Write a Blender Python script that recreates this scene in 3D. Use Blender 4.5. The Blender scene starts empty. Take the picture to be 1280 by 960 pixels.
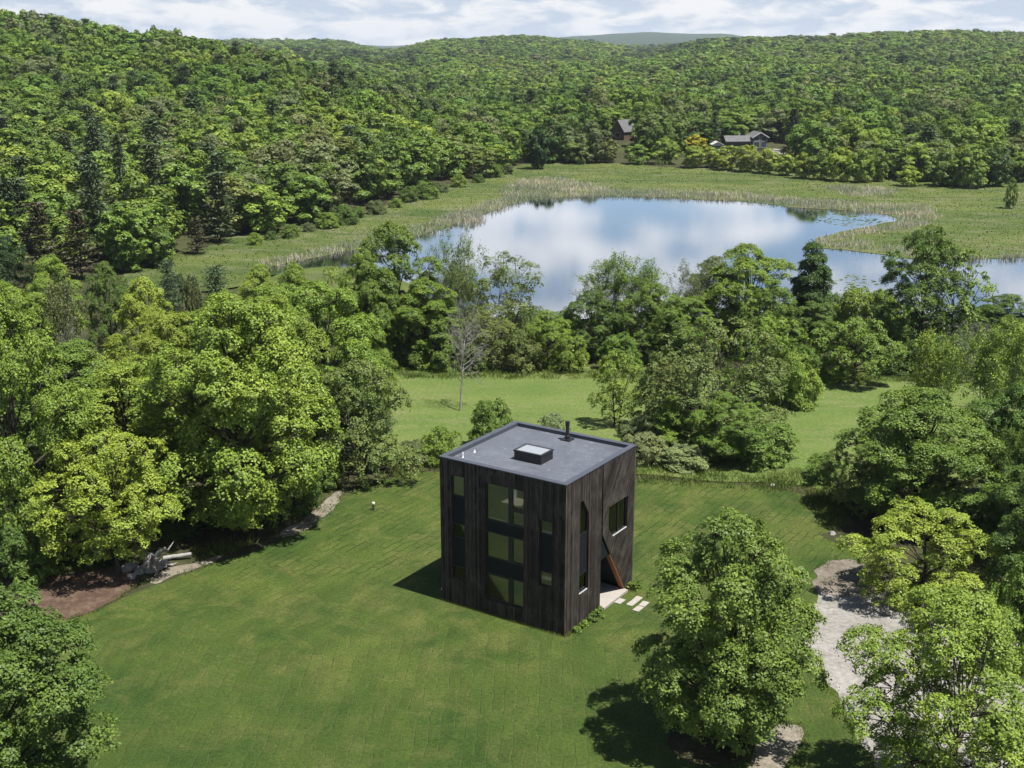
import bpy, bmesh, math, random
import numpy as np
from mathutils import Vector, Matrix
from mathutils.geometry import delaunay_2d_cdt

# ------------------------------------------------------------------ camera, sky, sun, exposure
scene = bpy.context.scene
col = scene.collection
R = math.radians
F_PX, PITCH, CAM_H = 1500.0, 0.278, 33.83          # focal length in px of a 1280 wide frame
cam_data = bpy.data.cameras.new('camera')
cam_data.sensor_width = 36.0
cam_data.lens = 36.0 * F_PX / 1280.0
cam_data.clip_start, cam_data.clip_end = 0.5, 40000.0
cam = bpy.data.objects.new('camera', cam_data)
cam.location = (0, 0, CAM_H)
cam.rotation_euler = (math.pi / 2 - PITCH, 0, 0)
col.objects.link(cam)
scene.camera = cam

SUN_EL, SUN_ROT = 68.0, 121.5                        # degrees; rotation clockwise from +Y
sd = Vector((math.sin(R(SUN_ROT)) * math.cos(R(SUN_EL)), math.cos(R(SUN_ROT)) * math.cos(R(SUN_EL)), math.sin(R(SUN_EL))))
sun_data = bpy.data.lights.new('sun', 'SUN')
sun_data.energy, sun_data.angle, sun_data.color = 5.0, R(0.5), (1.0, 0.965, 0.91)
sun = bpy.data.objects.new('sun', sun_data)
sun.rotation_euler = (-sd).to_track_quat('-Z', 'Y').to_euler()
sun.location = (60, -60, 150)
col.objects.link(sun)

vs = scene.view_settings
vs.view_transform, vs.look, vs.gamma, vs.use_curve_mapping = 'Standard', 'None', 1.0, False
vs.exposure = 1.0
cy = scene.cycles
cy.max_bounces, cy.diffuse_bounces, cy.glossy_bounces = 6, 3, 3
cy.transmission_bounces, cy.transparent_max_bounces, cy.volume_bounces = 4, 8, 0
cy.use_denoising = True
cy.denoiser = 'OPENIMAGEDENOISE'
cy.denoising_input_passes = 'RGB_ALBEDO_NORMAL'
cy.denoising_prefilter = 'ACCURATE'
cy.caustics_reflective = cy.caustics_refractive = False


class NT:
    """small helper for building node trees"""
    def __init__(self, tree):
        self.t = tree
        tree.nodes.clear()

    def n(self, kind, **kw):
        nd = self.t.nodes.new(kind)
        for k, v in kw.items():
            if k.startswith('_'):
                nd.inputs[k[1:]].default_value = v
            else:
                setattr(nd, k, v)
        return nd

    def l(self, a, b):
        self.t.links.new(a, b)
        return b

    def math(self, op, a, b=None, clamp=False):
        nd = self.n('ShaderNodeMath', operation=op, use_clamp=clamp)
        for i, v in enumerate((a, b)):
            if v is None:
                continue
            if isinstance(v, (int, float)):
                nd.inputs[i].default_value = v
            else:
                self.l(v, nd.inputs[i])
        return nd.outputs[0]

    def mix(self, fac, a, b, blend='MIX'):
        nd = self.n('ShaderNodeMix', data_type='RGBA', blend_type=blend)
        for i, v in ((0, fac), (6, a), (7, b)):
            if isinstance(v, (int, float)):
                nd.inputs[i].default_value = v
            elif isinstance(v, (tuple, list)):
                nd.inputs[i].default_value = (*v[:3], 1)
            else:
                self.l(v, nd.inputs[i])
        return nd.outputs[2]

    def ramp(self, fac, stops, interp='LINEAR'):
        nd = self.n('ShaderNodeValToRGB')
        cr = nd.color_ramp
        cr.interpolation = interp
        while len(cr.elements) < len(stops):
            cr.elements.new(0.5)
        for e, (p, c) in zip(cr.elements, stops):
            e.position = p
            e.color = (c, c, c, 1) if isinstance(c, (int, float)) else (*c[:3], 1)
        self.l(fac, nd.inputs[0])
        return nd.outputs[0]

    def noise(self, vec, scale, detail=4, rough=0.55, dist=0.0):
        nd = self.n('ShaderNodeTexNoise')
        nd.inputs['Scale'].default_value = scale
        nd.inputs['Detail'].default_value = detail
        nd.inputs['Roughness'].default_value = rough
        nd.inputs['Distortion'].default_value = dist
        if vec is not None:
            self.l(vec, nd.inputs['Vector'])
        return nd.outputs['Fac']


world = bpy.data.worlds.new('World')
scene.world = world
world.use_nodes = True
w = NT(world.node_tree)
sky = w.n('ShaderNodeTexSky', sky_type='NISHITA', sun_disc=False, sun_elevation=R(SUN_EL), sun_rotation=R(SUN_ROT),
          altitude=200.0, air_density=1.0, dust_density=1.0, ozone_density=1.5)
tc = w.n('ShaderNodeTexCoord')
sep = w.n('ShaderNodeSeparateXYZ')
w.l(tc.outputs['Generated'], sep.inputs[0])
zup = w.math('MAXIMUM', sep.outputs[2], 0.0)
comb = w.n('ShaderNodeCombineXYZ')                    # heaps of cloud, flattened towards the horizon
w.l(sep.outputs[0], comb.inputs[0]); w.l(sep.outputs[1], comb.inputs[1])
w.l(w.math('MULTIPLY', w.math('POWER', zup, 0.8), 3.4), comb.inputs[2])
big = w.noise(comb.outputs[0], 7.0, 10, 0.62, 0.2)
comb2 = w.n('ShaderNodeCombineXYZ')
w.l(sep.outputs[0], comb2.inputs[0]); w.l(sep.outputs[1], comb2.inputs[1])
w.l(w.math('MULTIPLY', zup, 3.2), comb2.inputs[2])
shade = w.noise(comb2.outputs[0], 19.0, 7, 0.6, 0.4)
lowsky = w.math('MULTIPLY', w.math('SUBTRACT', 0.060, zup, True), 6.0)
thin = w.math('MULTIPLY', w.math('SUBTRACT', zup, 0.22), -0.5)
thin = w.math('MAXIMUM', w.math('MINIMUM', thin, 0.0), -0.17)
cover = w.ramp(w.math('ADD', w.math('ADD', big, lowsky), thin), [(0.475, 0.0), (0.53, 1.0)])
cloudcol = w.mix(w.ramp(shade, [(0.42, 0.0), (0.57, 1.0)]), (5.8, 6.7, 8.0), (9.2, 9.3, 9.5))
cloudcol = w.mix(w.ramp(zup, [(0.04, 0.0), (0.10, 1.0)]), cloudcol, w.mix(w.ramp(big, [(0.5, 0.0), (0.66, 1.0)]), (8.5, 9.4, 10.8), (15.0, 15.0, 15.2)))
veil = w.mix(1.0, sky.outputs[0], w.mix(w.ramp(zup, [(0.02, 1.0), (0.42, 0.0)]), (0, 0, 0), (2.2, 3.4, 5.2)), 'ADD')
skycol = w.mix(cover, veil, cloudcol)
bg = w.n('ShaderNodeBackground')
bg.inputs['Strength'].default_value = 0.05
w.l(skycol, bg.inputs['Color'])
w.l(bg.outputs[0], w.n('ShaderNodeOutputWorld').inputs['Surface'])

# ------------------------------------------------------------------ helpers
CP, SP = math.cos(PITCH), math.sin(PITCH)


def ray(px, py):
    a, b = (px - 640) / F_PX, (480 - py) / F_PX
    return np.array([a, CP + b * SP, -SP + b * CP])


def ground(px, py, z=0.0):
    d = ray(px, py)
    return d * ((z - CAM_H) / d[2]) + np.array([0, 0, CAM_H])


# terrain: height profiles along lines of sight from above the lawn, (distance, height)
NEAR = [(0, 0), (95, 0), (132, -2.5), (165, -5.25)]
PROFILES = {
    -500: [(0, 0), (95, 0), (130, -2), (170, -3), (200, -2), (300, 2), (430, 16), (600, 42), (760, 50), (1200, 20), (3000, 20), (6500, 30), (15000, 30)],
    0: NEAR[:3] + [(165, -4.4), (200, -4.4), (270, -3), (430, 8), (600, 32), (690, 35), (900, 20), (1500, 5), (3000, 14), (6500, 20), (15000, 30)],
    200: NEAR + [(210, -5.25), (270, -4), (430, 4), (600, 22), (690, 25), (1000, 5), (1500, 3), (3000, 14), (6500, 20), (15000, 30)],
    330: NEAR + [(242, -5.25), (300, -3.5), (430, 7), (560, 17), (640, 15), (800, 1), (1400, 2), (2000, 6), (3500, 20), (4200, 16), (15000, 30)],
    410: NEAR + [(262, -5.25), (330, -2), (470, 9), (550, 8), (680, -4), (1400, -1), (2000, 5), (3500, 20), (4200, 16), (15000, 30)],
    480: NEAR + [(288, -5.25), (340, -3.5), (425, 4), (490, 3), (600, -6), (1200, -6), (1600, -4), (2500, -4), (3500, -6), (15000, 10)],
    560: NEAR + [(330, -5.25), (390, -3), (440, -2.5), (520, -6), (1200, -4), (1800, 9), (2400, 20), (3000, 15), (15000, 20)],
    640: NEAR + [(378, -5.25), (450, -4.5), (700, -6), (1200, -5), (1800, 8), (2500, 28), (3200, 22), (15000, 20)],
    720: NEAR + [(430, -5.25), (505, -1), (700, -6), (1200, -5), (1800, 4), (2500, 17), (3200, 12), (5000, 20), (6800, 66), (7600, 30), (15000, 20)],
    800: NEAR + [(425, -5.25), (505, -1), (700, -6), (1200, -4), (1800, -3), (2500, 1), (3200, 0), (5000, 20), (6800, 84), (7600, 40), (15000, 20)],
    900: NEAR + [(405, -5.25), (450, -5), (650, -5), (1000, -2), (1400, 8), (1900, 20), (2500, 16), (5000, 20), (6800, 78), (7600, 40), (15000, 20)],
    1000: NEAR + [(392, -5.25), (450, -5), (600, -4), (950, 1), (1350, 9), (1900, 25), (2400, 22), (5000, 15), (15000, 20)],
    1110: NEAR + [(380, -5.25), (450, -5), (600, -4), (900, 3), (1300, 11), (1850, 30), (2400, 27), (5000, 15), (15000, 20)],
    1280: NEAR + [(345, -5.25), (440, -5), (600, -3), (900, 4), (1300, 12), (1800, 31), (2400, 29), (5000, 15), (15000, 20)],
    1800: NEAR + [(330, -5.25), (420, -5), (600, -2), (900, 5), (1300, 13), (1800, 31), (2400, 29), (5000, 15), (15000, 20)],
}
_keys = sorted(PROFILES)
_u = np.array([(k - 640) / F_PX for k in _keys])       # bearing x / (depth)


def terrain(x, y):
    x, y = np.broadcast_arrays(np.asarray(x, float), np.asarray(y, float))
    yy = np.maximum(y, 1.0)
    u = np.clip(x / (yy * CP + (CAM_H + 2) * SP), _u[0], _u[-1])
    H = np.stack([np.interp(yy, [p[0] for p in PROFILES[k]], [p[1] for p in PROFILES[k]]) for k in _keys])
    i = np.clip(np.searchsorted(_u, u) - 1, 0, len(_u) - 2)
    f = (u - _u[i]) / (_u[i + 1] - _u[i])
    f = f * f * (3 - 2 * f)
    h0 = np.take_along_axis(H, i[None], 0)[0]
    h1 = np.take_along_axis(H, (i + 1)[None], 0)[0]
    z = h0 * (1 - f) + h1 * f
    far = np.clip((y - 300) / 600, 0, 1)
    z = z + far * (3.0 * np.sin(x / 71.0 + y / 140.0) * np.sin(y / 97.0 - x / 190.0) + 1.5 * np.sin(x / 31.0) * np.sin(y / 47.0))
    return z


def tz(x, y):
    return float(terrain(x, y))


def mesh_np(name, V, Fq, mats=(), midx=None, smooth=False):
    """mesh of quads (or triangles) from numpy arrays"""
    me = bpy.data.meshes.new(name)
    V = np.ascontiguousarray(V, np.float32)
    Fq = np.ascontiguousarray(Fq, np.int32)
    k = Fq.shape[1]
    me.vertices.add(len(V)); me.vertices.foreach_set('co', V.ravel())
    me.loops.add(Fq.size); me.loops.foreach_set('vertex_index', Fq.ravel())
    me.polygons.add(len(Fq)); me.polygons.foreach_set('loop_start', np.arange(0, Fq.size, k, dtype=np.int32))
    for m in mats:
        me.materials.append(m)
    if midx is not None:
        me.polygons.foreach_set('material_index', np.ascontiguousarray(midx, np.int32))
    if smooth:
        me.polygons.foreach_set('use_smooth', np.ones(len(Fq), bool))
    me.update(calc_edges=True)
    me.validate()
    return me


def link(name, me, parent=None, loc=None, **props):
    o = bpy.data.objects.new(name, me)
    col.objects.link(o)
    if parent is not None:
        o.parent = parent
    if loc is not None:
        o.location = loc
    for k, v in props.items():
        o[k] = v
    return o


def thing(name, label, cat, loc=(0, 0, 0), rz=0.0, group=None):
    o = bpy.data.objects.new(name, None)
    o.empty_display_size = 0.3
    col.objects.link(o)
    o.location = loc
    o.rotation_euler = (0, 0, rz)
    o['label'], o['category'] = label, cat
    if group:
        o['group'] = group
    return o


def inside(poly, pts):
    poly, pts = np.asarray(poly, float), np.asarray(pts, float)
    x, y = pts[:, 0], pts[:, 1]
    r = np.zeros(len(pts), bool)
    for (x0, y0), (x1, y1) in zip(poly, np.roll(poly, -1, 0)):
        c = ((y0 > y) != (y1 > y))
        with np.errstate(divide='ignore', invalid='ignore'):
            r ^= c & (x < (x1 - x0) * (y - y0) / (y1 - y0) + x0)
    return r


def rough_outline(poly, step, jit, seed, smooth=2):
    """subdivide a closed outline, round it and make it a little uneven"""
    rng = np.random.default_rng(seed)
    p = np.asarray(poly, float)
    for _ in range(smooth):                             # Chaikin
        q = np.roll(p, -1, 0)
        p = np.stack([0.75 * p + 0.25 * q, 0.25 * p + 0.75 * q], 1).reshape(-1, 2)
    out = []
    for a, b in zip(p, np.roll(p, -1, 0)):
        n = max(1, int(np.hypot(*(b - a)) / step))
        for i in range(n):
            out.append(a + (b - a) * i / n)
    out = np.array(out)
    nz = rng.normal(0, 1, (len(out), 2))
    nz = 0.5 * nz + 0.25 * np.roll(nz, 1, 0) + 0.25 * np.roll(nz, -1, 0)
    return out + nz * jit


def sheet(name, poly, mat, off, grid=4.0, zf=None, **props):
    """a ground sheet that follows the terrain inside an outline"""
    poly = np.asarray(poly, float)
    lo, hi = poly.min(0), poly.max(0)
    gx, gy = np.meshgrid(np.arange(lo[0], hi[0], grid), np.arange(lo[1], hi[1], grid))
    g = np.c_[gx.ravel(), gy.ravel()]
    g = g[inside(poly, g)]
    pts = [Vector(p) for p in poly] + [Vector(p) for p in g]
    n = len(poly)
    vs_, _, fs, *_ = delaunay_2d_cdt(pts, [(i, (i + 1) % n) for i in range(n)], [], 0, 1e-4)
    P = np.array([(v.x, v.y) for v in vs_])
    T = np.array([f for f in fs if len(f) == 3])
    T = T[inside(poly, P[T].mean(1))]
    z = (terrain(P[:, 0], P[:, 1]) if zf is None else np.full(len(P), zf)) + off
    a, b, c = P[T[:, 0]], P[T[:, 1]], P[T[:, 2]]
    fl = ((b - a)[:, 0] * (c - a)[:, 1] - (b - a)[:, 1] * (c - a)[:, 0]) < 0
    T[fl] = T[fl][:, ::-1]
    return link(name, mesh_np(name, np.c_[P, z], T, [mat]), kind='structure', **props)


def new_mat(name):
    m = bpy.data.materials.new(name)
    m.use_nodes = True
    return m, NT(m.node_tree)


def principled(t, color, rough=0.8, spec=0.3, bump=None, bump_dist=0.05, metallic=0.0, bump_strength=1.0):
    p = t.n('ShaderNodeBsdfPrincipled')
    p.inputs['Roughness'].default_value = rough if isinstance(rough, (int, float)) else 0.5
    if not isinstance(rough, (int, float)):
        t.l(rough, p.inputs['Roughness'])
    p.inputs['Specular IOR Level'].default_value = spec
    p.inputs['Metallic'].default_value = metallic
    if isinstance(color, (tuple, list)):
        p.inputs['Base Color'].default_value = (*color[:3], 1)
    else:
        t.l(color, p.inputs['Base Color'])
    if bump is not None:
        b = t.n('ShaderNodeBump')
        b.inputs['Distance'].default_value = bump_dist
        b.inputs['Strength'].default_value = bump_strength
        t.l(bump, b.inputs['Height'])
        t.l(b.outputs[0], p.inputs['Normal'])
    t.l(p.outputs[0], t.n('ShaderNodeOutputMaterial').inputs['Surface'])
    return p


def simple_mat(name, c, rough=0.7, spec=0.3, var=0.25, scale=8.0, metallic=0.0):
    m, t = new_mat(name)
    nz = t.noise(t.n('ShaderNodeTexCoord').outputs['Object'], scale, 5, 0.6)
    k = t.ramp(nz, [(0.25, 1 - var), (0.75, 1 + var)])
    principled(t, t.mix(1.0, c, k, 'MULTIPLY'), rough, spec, nz, 0.01, metallic)
    return m


def world_pos(t):
    return t.n('ShaderNodeNewGeometry').outputs['Position']


def rotated(t, vec, ang, sx=1.0, sy=1.0, loc=(0, 0, 0)):
    mp = t.n('ShaderNodeMapping')
    mp.inputs['Rotation'].default_value = (0, 0, ang)
    mp.inputs['Scale'].default_value = (sx, sy, 1)
    mp.inputs['Location'].default_value = loc
    t.l(vec, mp.inputs['Vector'])
    return mp.outputs[0]


# ------------------------------------------------------------------ ground materials
TH = 2.557                                            # house axis
HC = math.atan2(-math.cos(TH), math.sin(TH))          # direction of the house's second axis


def lawn_material():
    m, t = new_mat('sod_lawn')
    pos = world_pos(t)
    wob = t.n('ShaderNodeTexNoise'); wob.inputs['Scale'].default_value = 0.9; wob.inputs['Detail'].default_value = 3
    t.l(pos, wob.inputs['Vector'])
    sc = t.n('ShaderNodeVectorMath', operation='SCALE'); sc.inputs['Scale'].default_value = 0.5
    t.l(wob.outputs['Color'], sc.inputs[0])
    ad = t.n('ShaderNodeVectorMath', operation='ADD')
    t.l(pos, ad.inputs[0]); t.l(sc.outputs[0], ad.inputs[1])

    def sod(ang, off):
        b = t.n('ShaderNodeTexBrick')
        b.offset, b.offset_frequency = 0.37, 2
        b.inputs['Color1'].default_value = (0.0, 0.0, 0.0, 1)
        b.inputs['Color2'].default_value = (1, 1, 1, 1)
        b.inputs['Mortar'].default_value = (0.5, 0.5, 0.5, 1)
        for k, v in (('Scale', 1.0), ('Mortar Size', 0.06), ('Mortar Smooth', 0.6), ('Bias', 0.0), ('Brick Width', 2.1), ('Row Height', 0.62)):
            b.inputs[k].default_value = v
        t.l(rotated(t, ad.outputs[0], ang, 1, 1, off), b.inputs['Vector'])
        return b
    b1 = sod(-HC, (3.3, 1.7, 0))
    b2 = sod(-R(88), (0.4, 0.9, 0))
    sx = t.n('ShaderNodeSeparateXYZ'); t.l(pos, sx.inputs[0])
    patch = t.noise(pos, 0.09, 3, 0.5)
    zone = t.math('GREATER_THAN', t.math('ADD', sx.outputs[1], t.math('MULTIPLY', patch, 14.0)), 71.0)
    mort = t.mix(zone, b2.outputs['Fac'], b1.outputs['Fac'])
    tone = t.mix(zone, b2.outputs['Color'], b1.outputs['Color'])
    brk = t.ramp(t.noise(pos, 0.55, 4, 0.65), [(0.40, 0.0), (0.56, 1.0)])
    seam = t.math('MULTIPLY', mort, brk)
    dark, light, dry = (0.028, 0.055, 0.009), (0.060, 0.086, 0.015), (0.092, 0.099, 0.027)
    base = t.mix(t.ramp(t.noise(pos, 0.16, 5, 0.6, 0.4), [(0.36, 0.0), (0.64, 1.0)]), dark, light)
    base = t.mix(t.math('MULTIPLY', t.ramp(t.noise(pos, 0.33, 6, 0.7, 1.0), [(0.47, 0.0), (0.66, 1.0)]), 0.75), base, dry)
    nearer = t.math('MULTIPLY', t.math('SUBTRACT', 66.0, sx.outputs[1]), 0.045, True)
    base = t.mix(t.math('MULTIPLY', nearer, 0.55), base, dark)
    base = t.mix(1.0, base, t.ramp(tone, [(0.0, 0.91), (1.0, 1.09)]), 'MULTIPLY')
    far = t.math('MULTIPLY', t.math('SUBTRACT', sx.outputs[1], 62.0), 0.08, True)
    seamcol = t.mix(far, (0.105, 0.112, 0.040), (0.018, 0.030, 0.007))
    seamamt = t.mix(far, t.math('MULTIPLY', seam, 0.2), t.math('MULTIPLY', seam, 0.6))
    base = t.mix(seamamt, base, seamcol)
    fine = t.noise(rotated(t, pos, 0.4, 1, 1), 5.0, 6, 0.8)
    base = t.mix(1.0, base, t.ramp(fine, [(0.28, 0.5), (0.72, 1.5)]), 'MULTIPLY')
    grit = t.noise(pos, 13.0, 3, 0.7)
    base = t.mix(1.0, base, t.ramp(grit, [(0.3, 0.66), (0.7, 1.34)]), 'MULTIPLY')
    h = t.math('ADD', t.math('ADD', fine, grit), t.math('MULTIPLY', seam, -0.6))
    principled(t, base, 0.9, 0.15, h, 0.08)
    return m


def grass_material(name, a, b, c, s1=0.05, s2=0.5, stretch=1.0, bump=0.12, wooded=None):
    m, t = new_mat(name)
    pos = rotated(t, world_pos(t), 0, 1, stretch)
    base = t.mix(t.ramp(t.noise(pos, s1, 5, 0.6, 0.3), [(0.38, 0.0), (0.62, 1.0)]), a, b)
    base = t.mix(t.math('MULTIPLY', t.ramp(t.noise(pos, s2, 6, 0.7), [(0.48, 0.0), (0.7, 1.0)]), 0.8), base, c)
    if wooded:                                          # woods too far off to build singly, with haze tinted into the colour
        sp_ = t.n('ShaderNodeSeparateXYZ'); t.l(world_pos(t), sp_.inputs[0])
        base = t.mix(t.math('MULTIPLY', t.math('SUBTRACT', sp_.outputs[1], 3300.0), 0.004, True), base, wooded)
    fine = t.noise(world_pos(t), 3.5, 4, 0.75)
    base = t.mix(1.0, base, t.ramp(fine, [(0.25, 0.6), (0.75, 1.4)]), 'MULTIPLY')
    principled(t, base, 0.92, 0.12, fine, bump)
    return m


M = {}
M['lawn'] = lawn_material()
M['meadow'] = grass_material('meadow_grass', (0.076, 0.116, 0.027), (0.100, 0.134, 0.034), (0.128, 0.138, 0.054), 0.06, 0.22, 2.2)
M['marsh'] = grass_material('marsh_grass', (0.050, 0.080, 0.019), (0.092, 0.118, 0.028), (0.165, 0.155, 0.090), 0.035, 0.12, 2.0, 0.35)
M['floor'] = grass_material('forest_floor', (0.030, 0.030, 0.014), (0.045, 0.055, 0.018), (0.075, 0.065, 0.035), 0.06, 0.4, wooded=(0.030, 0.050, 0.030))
M['gravel'] = grass_material('pale_gravel', (0.182, 0.172, 0.156), (0.222, 0.211, 0.193), (0.138, 0.127, 0.108), 0.25, 0.9, 1.0, 0.03)
M['soil'] = grass_material('bare_soil', (0.115, 0.098, 0.076), (0.150, 0.132, 0.108), (0.070, 0.060, 0.042), 0.5, 1.3, 1.0, 0.05)
M['mulch'] = grass_material('bark_mulch', (0.058, 0.036, 0.026), (0.082, 0.054, 0.038), (0.13, 0.098, 0.068), 0.4, 1.6, 1.0, 0.06)
M['edging'] = grass_material('pale_dirt', (0.20, 0.18, 0.145), (0.15, 0.13, 0.10), (0.06, 0.07, 0.025), 0.4, 0.7, 1.0, 0.06)

m, t = new_mat('pond_water')
pos = rotated(t, world_pos(t), 0.2, 1.0, 2.4)
rip = t.noise(pos, 0.9, 4, 0.6)
gust = t.ramp(t.noise(pos, 0.018, 4, 0.55), [(0.45, 0.0), (0.65, 1.0)])
df = t.n('ShaderNodeBsdfDiffuse'); df.inputs[0].default_value = (0.010, 0.014, 0.012, 1)
gl = t.n('ShaderNodeBsdfGlossy'); gl.distribution = 'GGX'
t.l(t.ramp(gust, [(0.0, 0.0), (1.0, 0.028)]), gl.inputs['Roughness'])
gl.inputs['Color'].default_value = (0.97, 0.98, 1.0, 1)
bp = t.n('ShaderNodeBump'); bp.inputs['Distance'].default_value = 0.003
t.l(rip, bp.inputs['Height']); t.l(bp.outputs[0], gl.inputs['Normal'])
fz = t.n('ShaderNodeFresnel'); fz.inputs['IOR'].default_value = 2.1
mx = t.n('ShaderNodeMixShader')
t.l(t.math('MULTIPLY', fz.outputs[0], 1.35, True), mx.inputs[0])
t.l(df.outputs[0], mx.inputs[1]); t.l(gl.outputs[0], mx.inputs[2])
t.l(mx.outputs[0], t.n('ShaderNodeOutputMaterial').inputs['Surface'])
M['water'] = m

# base terrain sheet, polar about the point below the camera
us = np.linspace(-0.95, 0.95, 231)
ds = np.r_[np.linspace(4, 95, 24), np.linspace(98, 480, 110), np.geomspace(490, 9300, 90)]
uu, dd = np.meshgrid(us, ds)
gx, gy = uu * (dd * CP + (CAM_H + 2) * SP), dd
V = np.c_[gx.ravel(), gy.ravel(), terrain(gx, gy).ravel()]
nx = len(us)
i0 = (np.arange(len(ds) - 1)[:, None] * nx + np.arange(nx - 1)[None]).ravel()
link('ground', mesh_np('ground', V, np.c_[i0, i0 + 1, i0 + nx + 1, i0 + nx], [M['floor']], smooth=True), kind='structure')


def pxpoly(pts, z=0.0):
    return [tuple(ground(x, y, z)[:2]) for x, y in pts]


lawn_poly = pxpoly([(-160, 1100), (-60, 870), (15, 770), (60, 782), (115, 765), (165, 742), (250, 712), (360, 674), (405, 648), (432, 616), (500, 594), (552, 588), (660, 590),
                    (800, 600), (905, 604), (1000, 614), (1060, 640), (1080, 690), (1090, 720), (1080, 800), (1080, 900), (1100, 960), (1200, 1120), (700, 1200)])
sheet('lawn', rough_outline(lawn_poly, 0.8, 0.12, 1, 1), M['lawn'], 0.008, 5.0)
meadow_poly = pxpoly([(380, 600), (440, 560), (470, 470)], -1) + pxpoly([(500, 456), (760, 456), (1010, 462), (1300, 462)], -2.5) + pxpoly([(1330, 560), (1240, 600), (1040, 618), (1000, 606), (800, 594), (560, 582)], 0)
sheet('meadow', rough_outline(meadow_poly, 2.0, 0.4, 2, 1), M['meadow'], 0.06, 4.0)
drive_poly = pxpoly([(1026, 730), (1060, 716), (1110, 726), (1130, 760), (1300, 800), (1420, 830), (1420, 1000), (1300, 1200), (1160, 1200), (1095, 960), (1052, 880), (1030, 850), (1004, 826), (1018, 770)])
sheet('gravel_drive', rough_outline(drive_poly, 0.35, 0.22, 3, 1), M['gravel'], 0.014, 4.0)
sheet('soil_patch', rough_outline(pxpoly([(1016, 712), (1050, 698), (1106, 712), (1116, 736), (1080, 744), (1024, 746)]), 0.4, 0.3, 4, 1), M['soil'], 0.020, 2.0)
sheet('gravel_patch', rough_outline(pxpoly([(948, 908), (1000, 904), (1006, 922), (985, 955), (965, 975), (940, 1000), (930, 985), (940, 940)]), 0.4, 0.08, 5, 1), M['edging'], 0.014, 1.0)
sheet('shaded_tree_bed', rough_outline(pxpoly([(836, 910), (880, 900), (938, 905), (945, 930), (925, 955), (865, 960), (832, 935)]), 0.4, 0.1, 6, 1), M['floor'], 0.018, 1.0)  # soil under the tree, coloured dark to paint in the crown's shade
sheet('mulch_bed', rough_outline(pxpoly([(10, 740), (30, 725), (110, 715), (165, 705), (185, 722), (120, 764), (62, 782), (20, 778)]), 0.5, 0.12, 7, 1), M['mulch'], 0.012, 2.0)
sheet('dirt_edge', rough_outline(pxpoly([(352, 671), (357, 663), (372, 655), (388, 642), (402, 632), (420, 614), (434, 610), (426, 622), (412, 640), (392, 654), (372, 668)]), 0.35, 0.16, 8, 1), M['edging'], 0.016, 2.0)
sheet('dirt_edge', rough_outline(pxpoly([(180, 728), (200, 714), (222, 708), (250, 702), (282, 692), (276, 700), (244, 711), (215, 721), (196, 730)]), 0.35, 0.14, 18, 1), M['edging'], 0.016, 2.0)
sheet('shaded_soil_verge', rough_outline(pxpoly([(1026, 672), (1050, 660), (1090, 660), (1100, 678), (1070, 682), (1048, 680)]), 0.4, 0.35, 9, 1), M['floor'], 0.024, 2.0)  # bare dirt, its dark tone also painting in the wide tree's shade

ZW = -5.0
pond_px = [(322, 338), (345, 328), (400, 316), (500, 296), (560, 282), (592, 266), (620, 258), (650, 248), (700, 245), (760, 243), (850, 246), (940, 250), (1000, 257), (1080, 262), (1128, 268),
           (1128, 280), (1060, 290), (1018, 300), (1025, 309), (1090, 312), (1150, 321), (1210, 322), (1300, 318), (1420, 318), (1450, 380), (1300, 398), (640, 400), (560, 392), (505, 352), (430, 334), (372, 338), (335, 345)]
pond_poly = rough_outline(pxpoly(pond_px, ZW), 3.0, 0.7, 10, 2)
sheet('pond', pond_poly, M['water'], 0.0, 30.0, ZW)
marsh_px = [(140, 346), (200, 318), (330, 287), (470, 257), (560, 228), (640, 207), (700, 203), (850, 205), (1000, 216), (1150, 225), (1300, 225), (1460, 235), (1480, 330), (1300, 321), (1210, 325), (1150, 324), (1090, 315), (1022, 311), (1015, 299), (1060, 287),
            (1118, 279), (1120, 270), (1080, 264), (1000, 260), (940, 252), (850, 248), (760, 245), (700, 247), (655, 250), (625, 261), (598, 269), (562, 285), (500, 300), (400, 320), (348, 331), (318, 342), (300, 360), (190, 372)]
sheet('marsh', rough_outline(pxpoly(marsh_px, -4.96), 2.5, 0.9, 11, 1), M['marsh'], 0.0, 8.0, -4.96)

sheet('marsh', rough_outline(pxpoly([(322, 352), (345, 341), (375, 336), (430, 331), (508, 349), (566, 390), (560, 402), (470, 398), (380, 378)], -4.965), 2.0, 0.6, 13, 1), M['marsh'], 0.0, 8.0, -4.965)

# ------------------------------------------------------------------ foliage materials
TINT = {
    'yellow': (0.178, 0.246, 0.036), 'lime': (0.146, 0.216, 0.033), 'green': (0.108, 0.176, 0.030), 'mid': (0.079, 0.134, 0.026), 'deep': (0.050, 0.090, 0.020),
    'dark': (0.030, 0.060, 0.017), 'olive': (0.112, 0.150, 0.040), 'grey': (0.110, 0.140, 0.056), 'pale': (0.180, 0.225, 0.095), 'pine': (0.056, 0.088, 0.040),
    'spruce': (0.016, 0.030, 0.015), 'brown': (0.062, 0.062, 0.036), 'gold': (0.30, 0.275, 0.024)}


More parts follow.
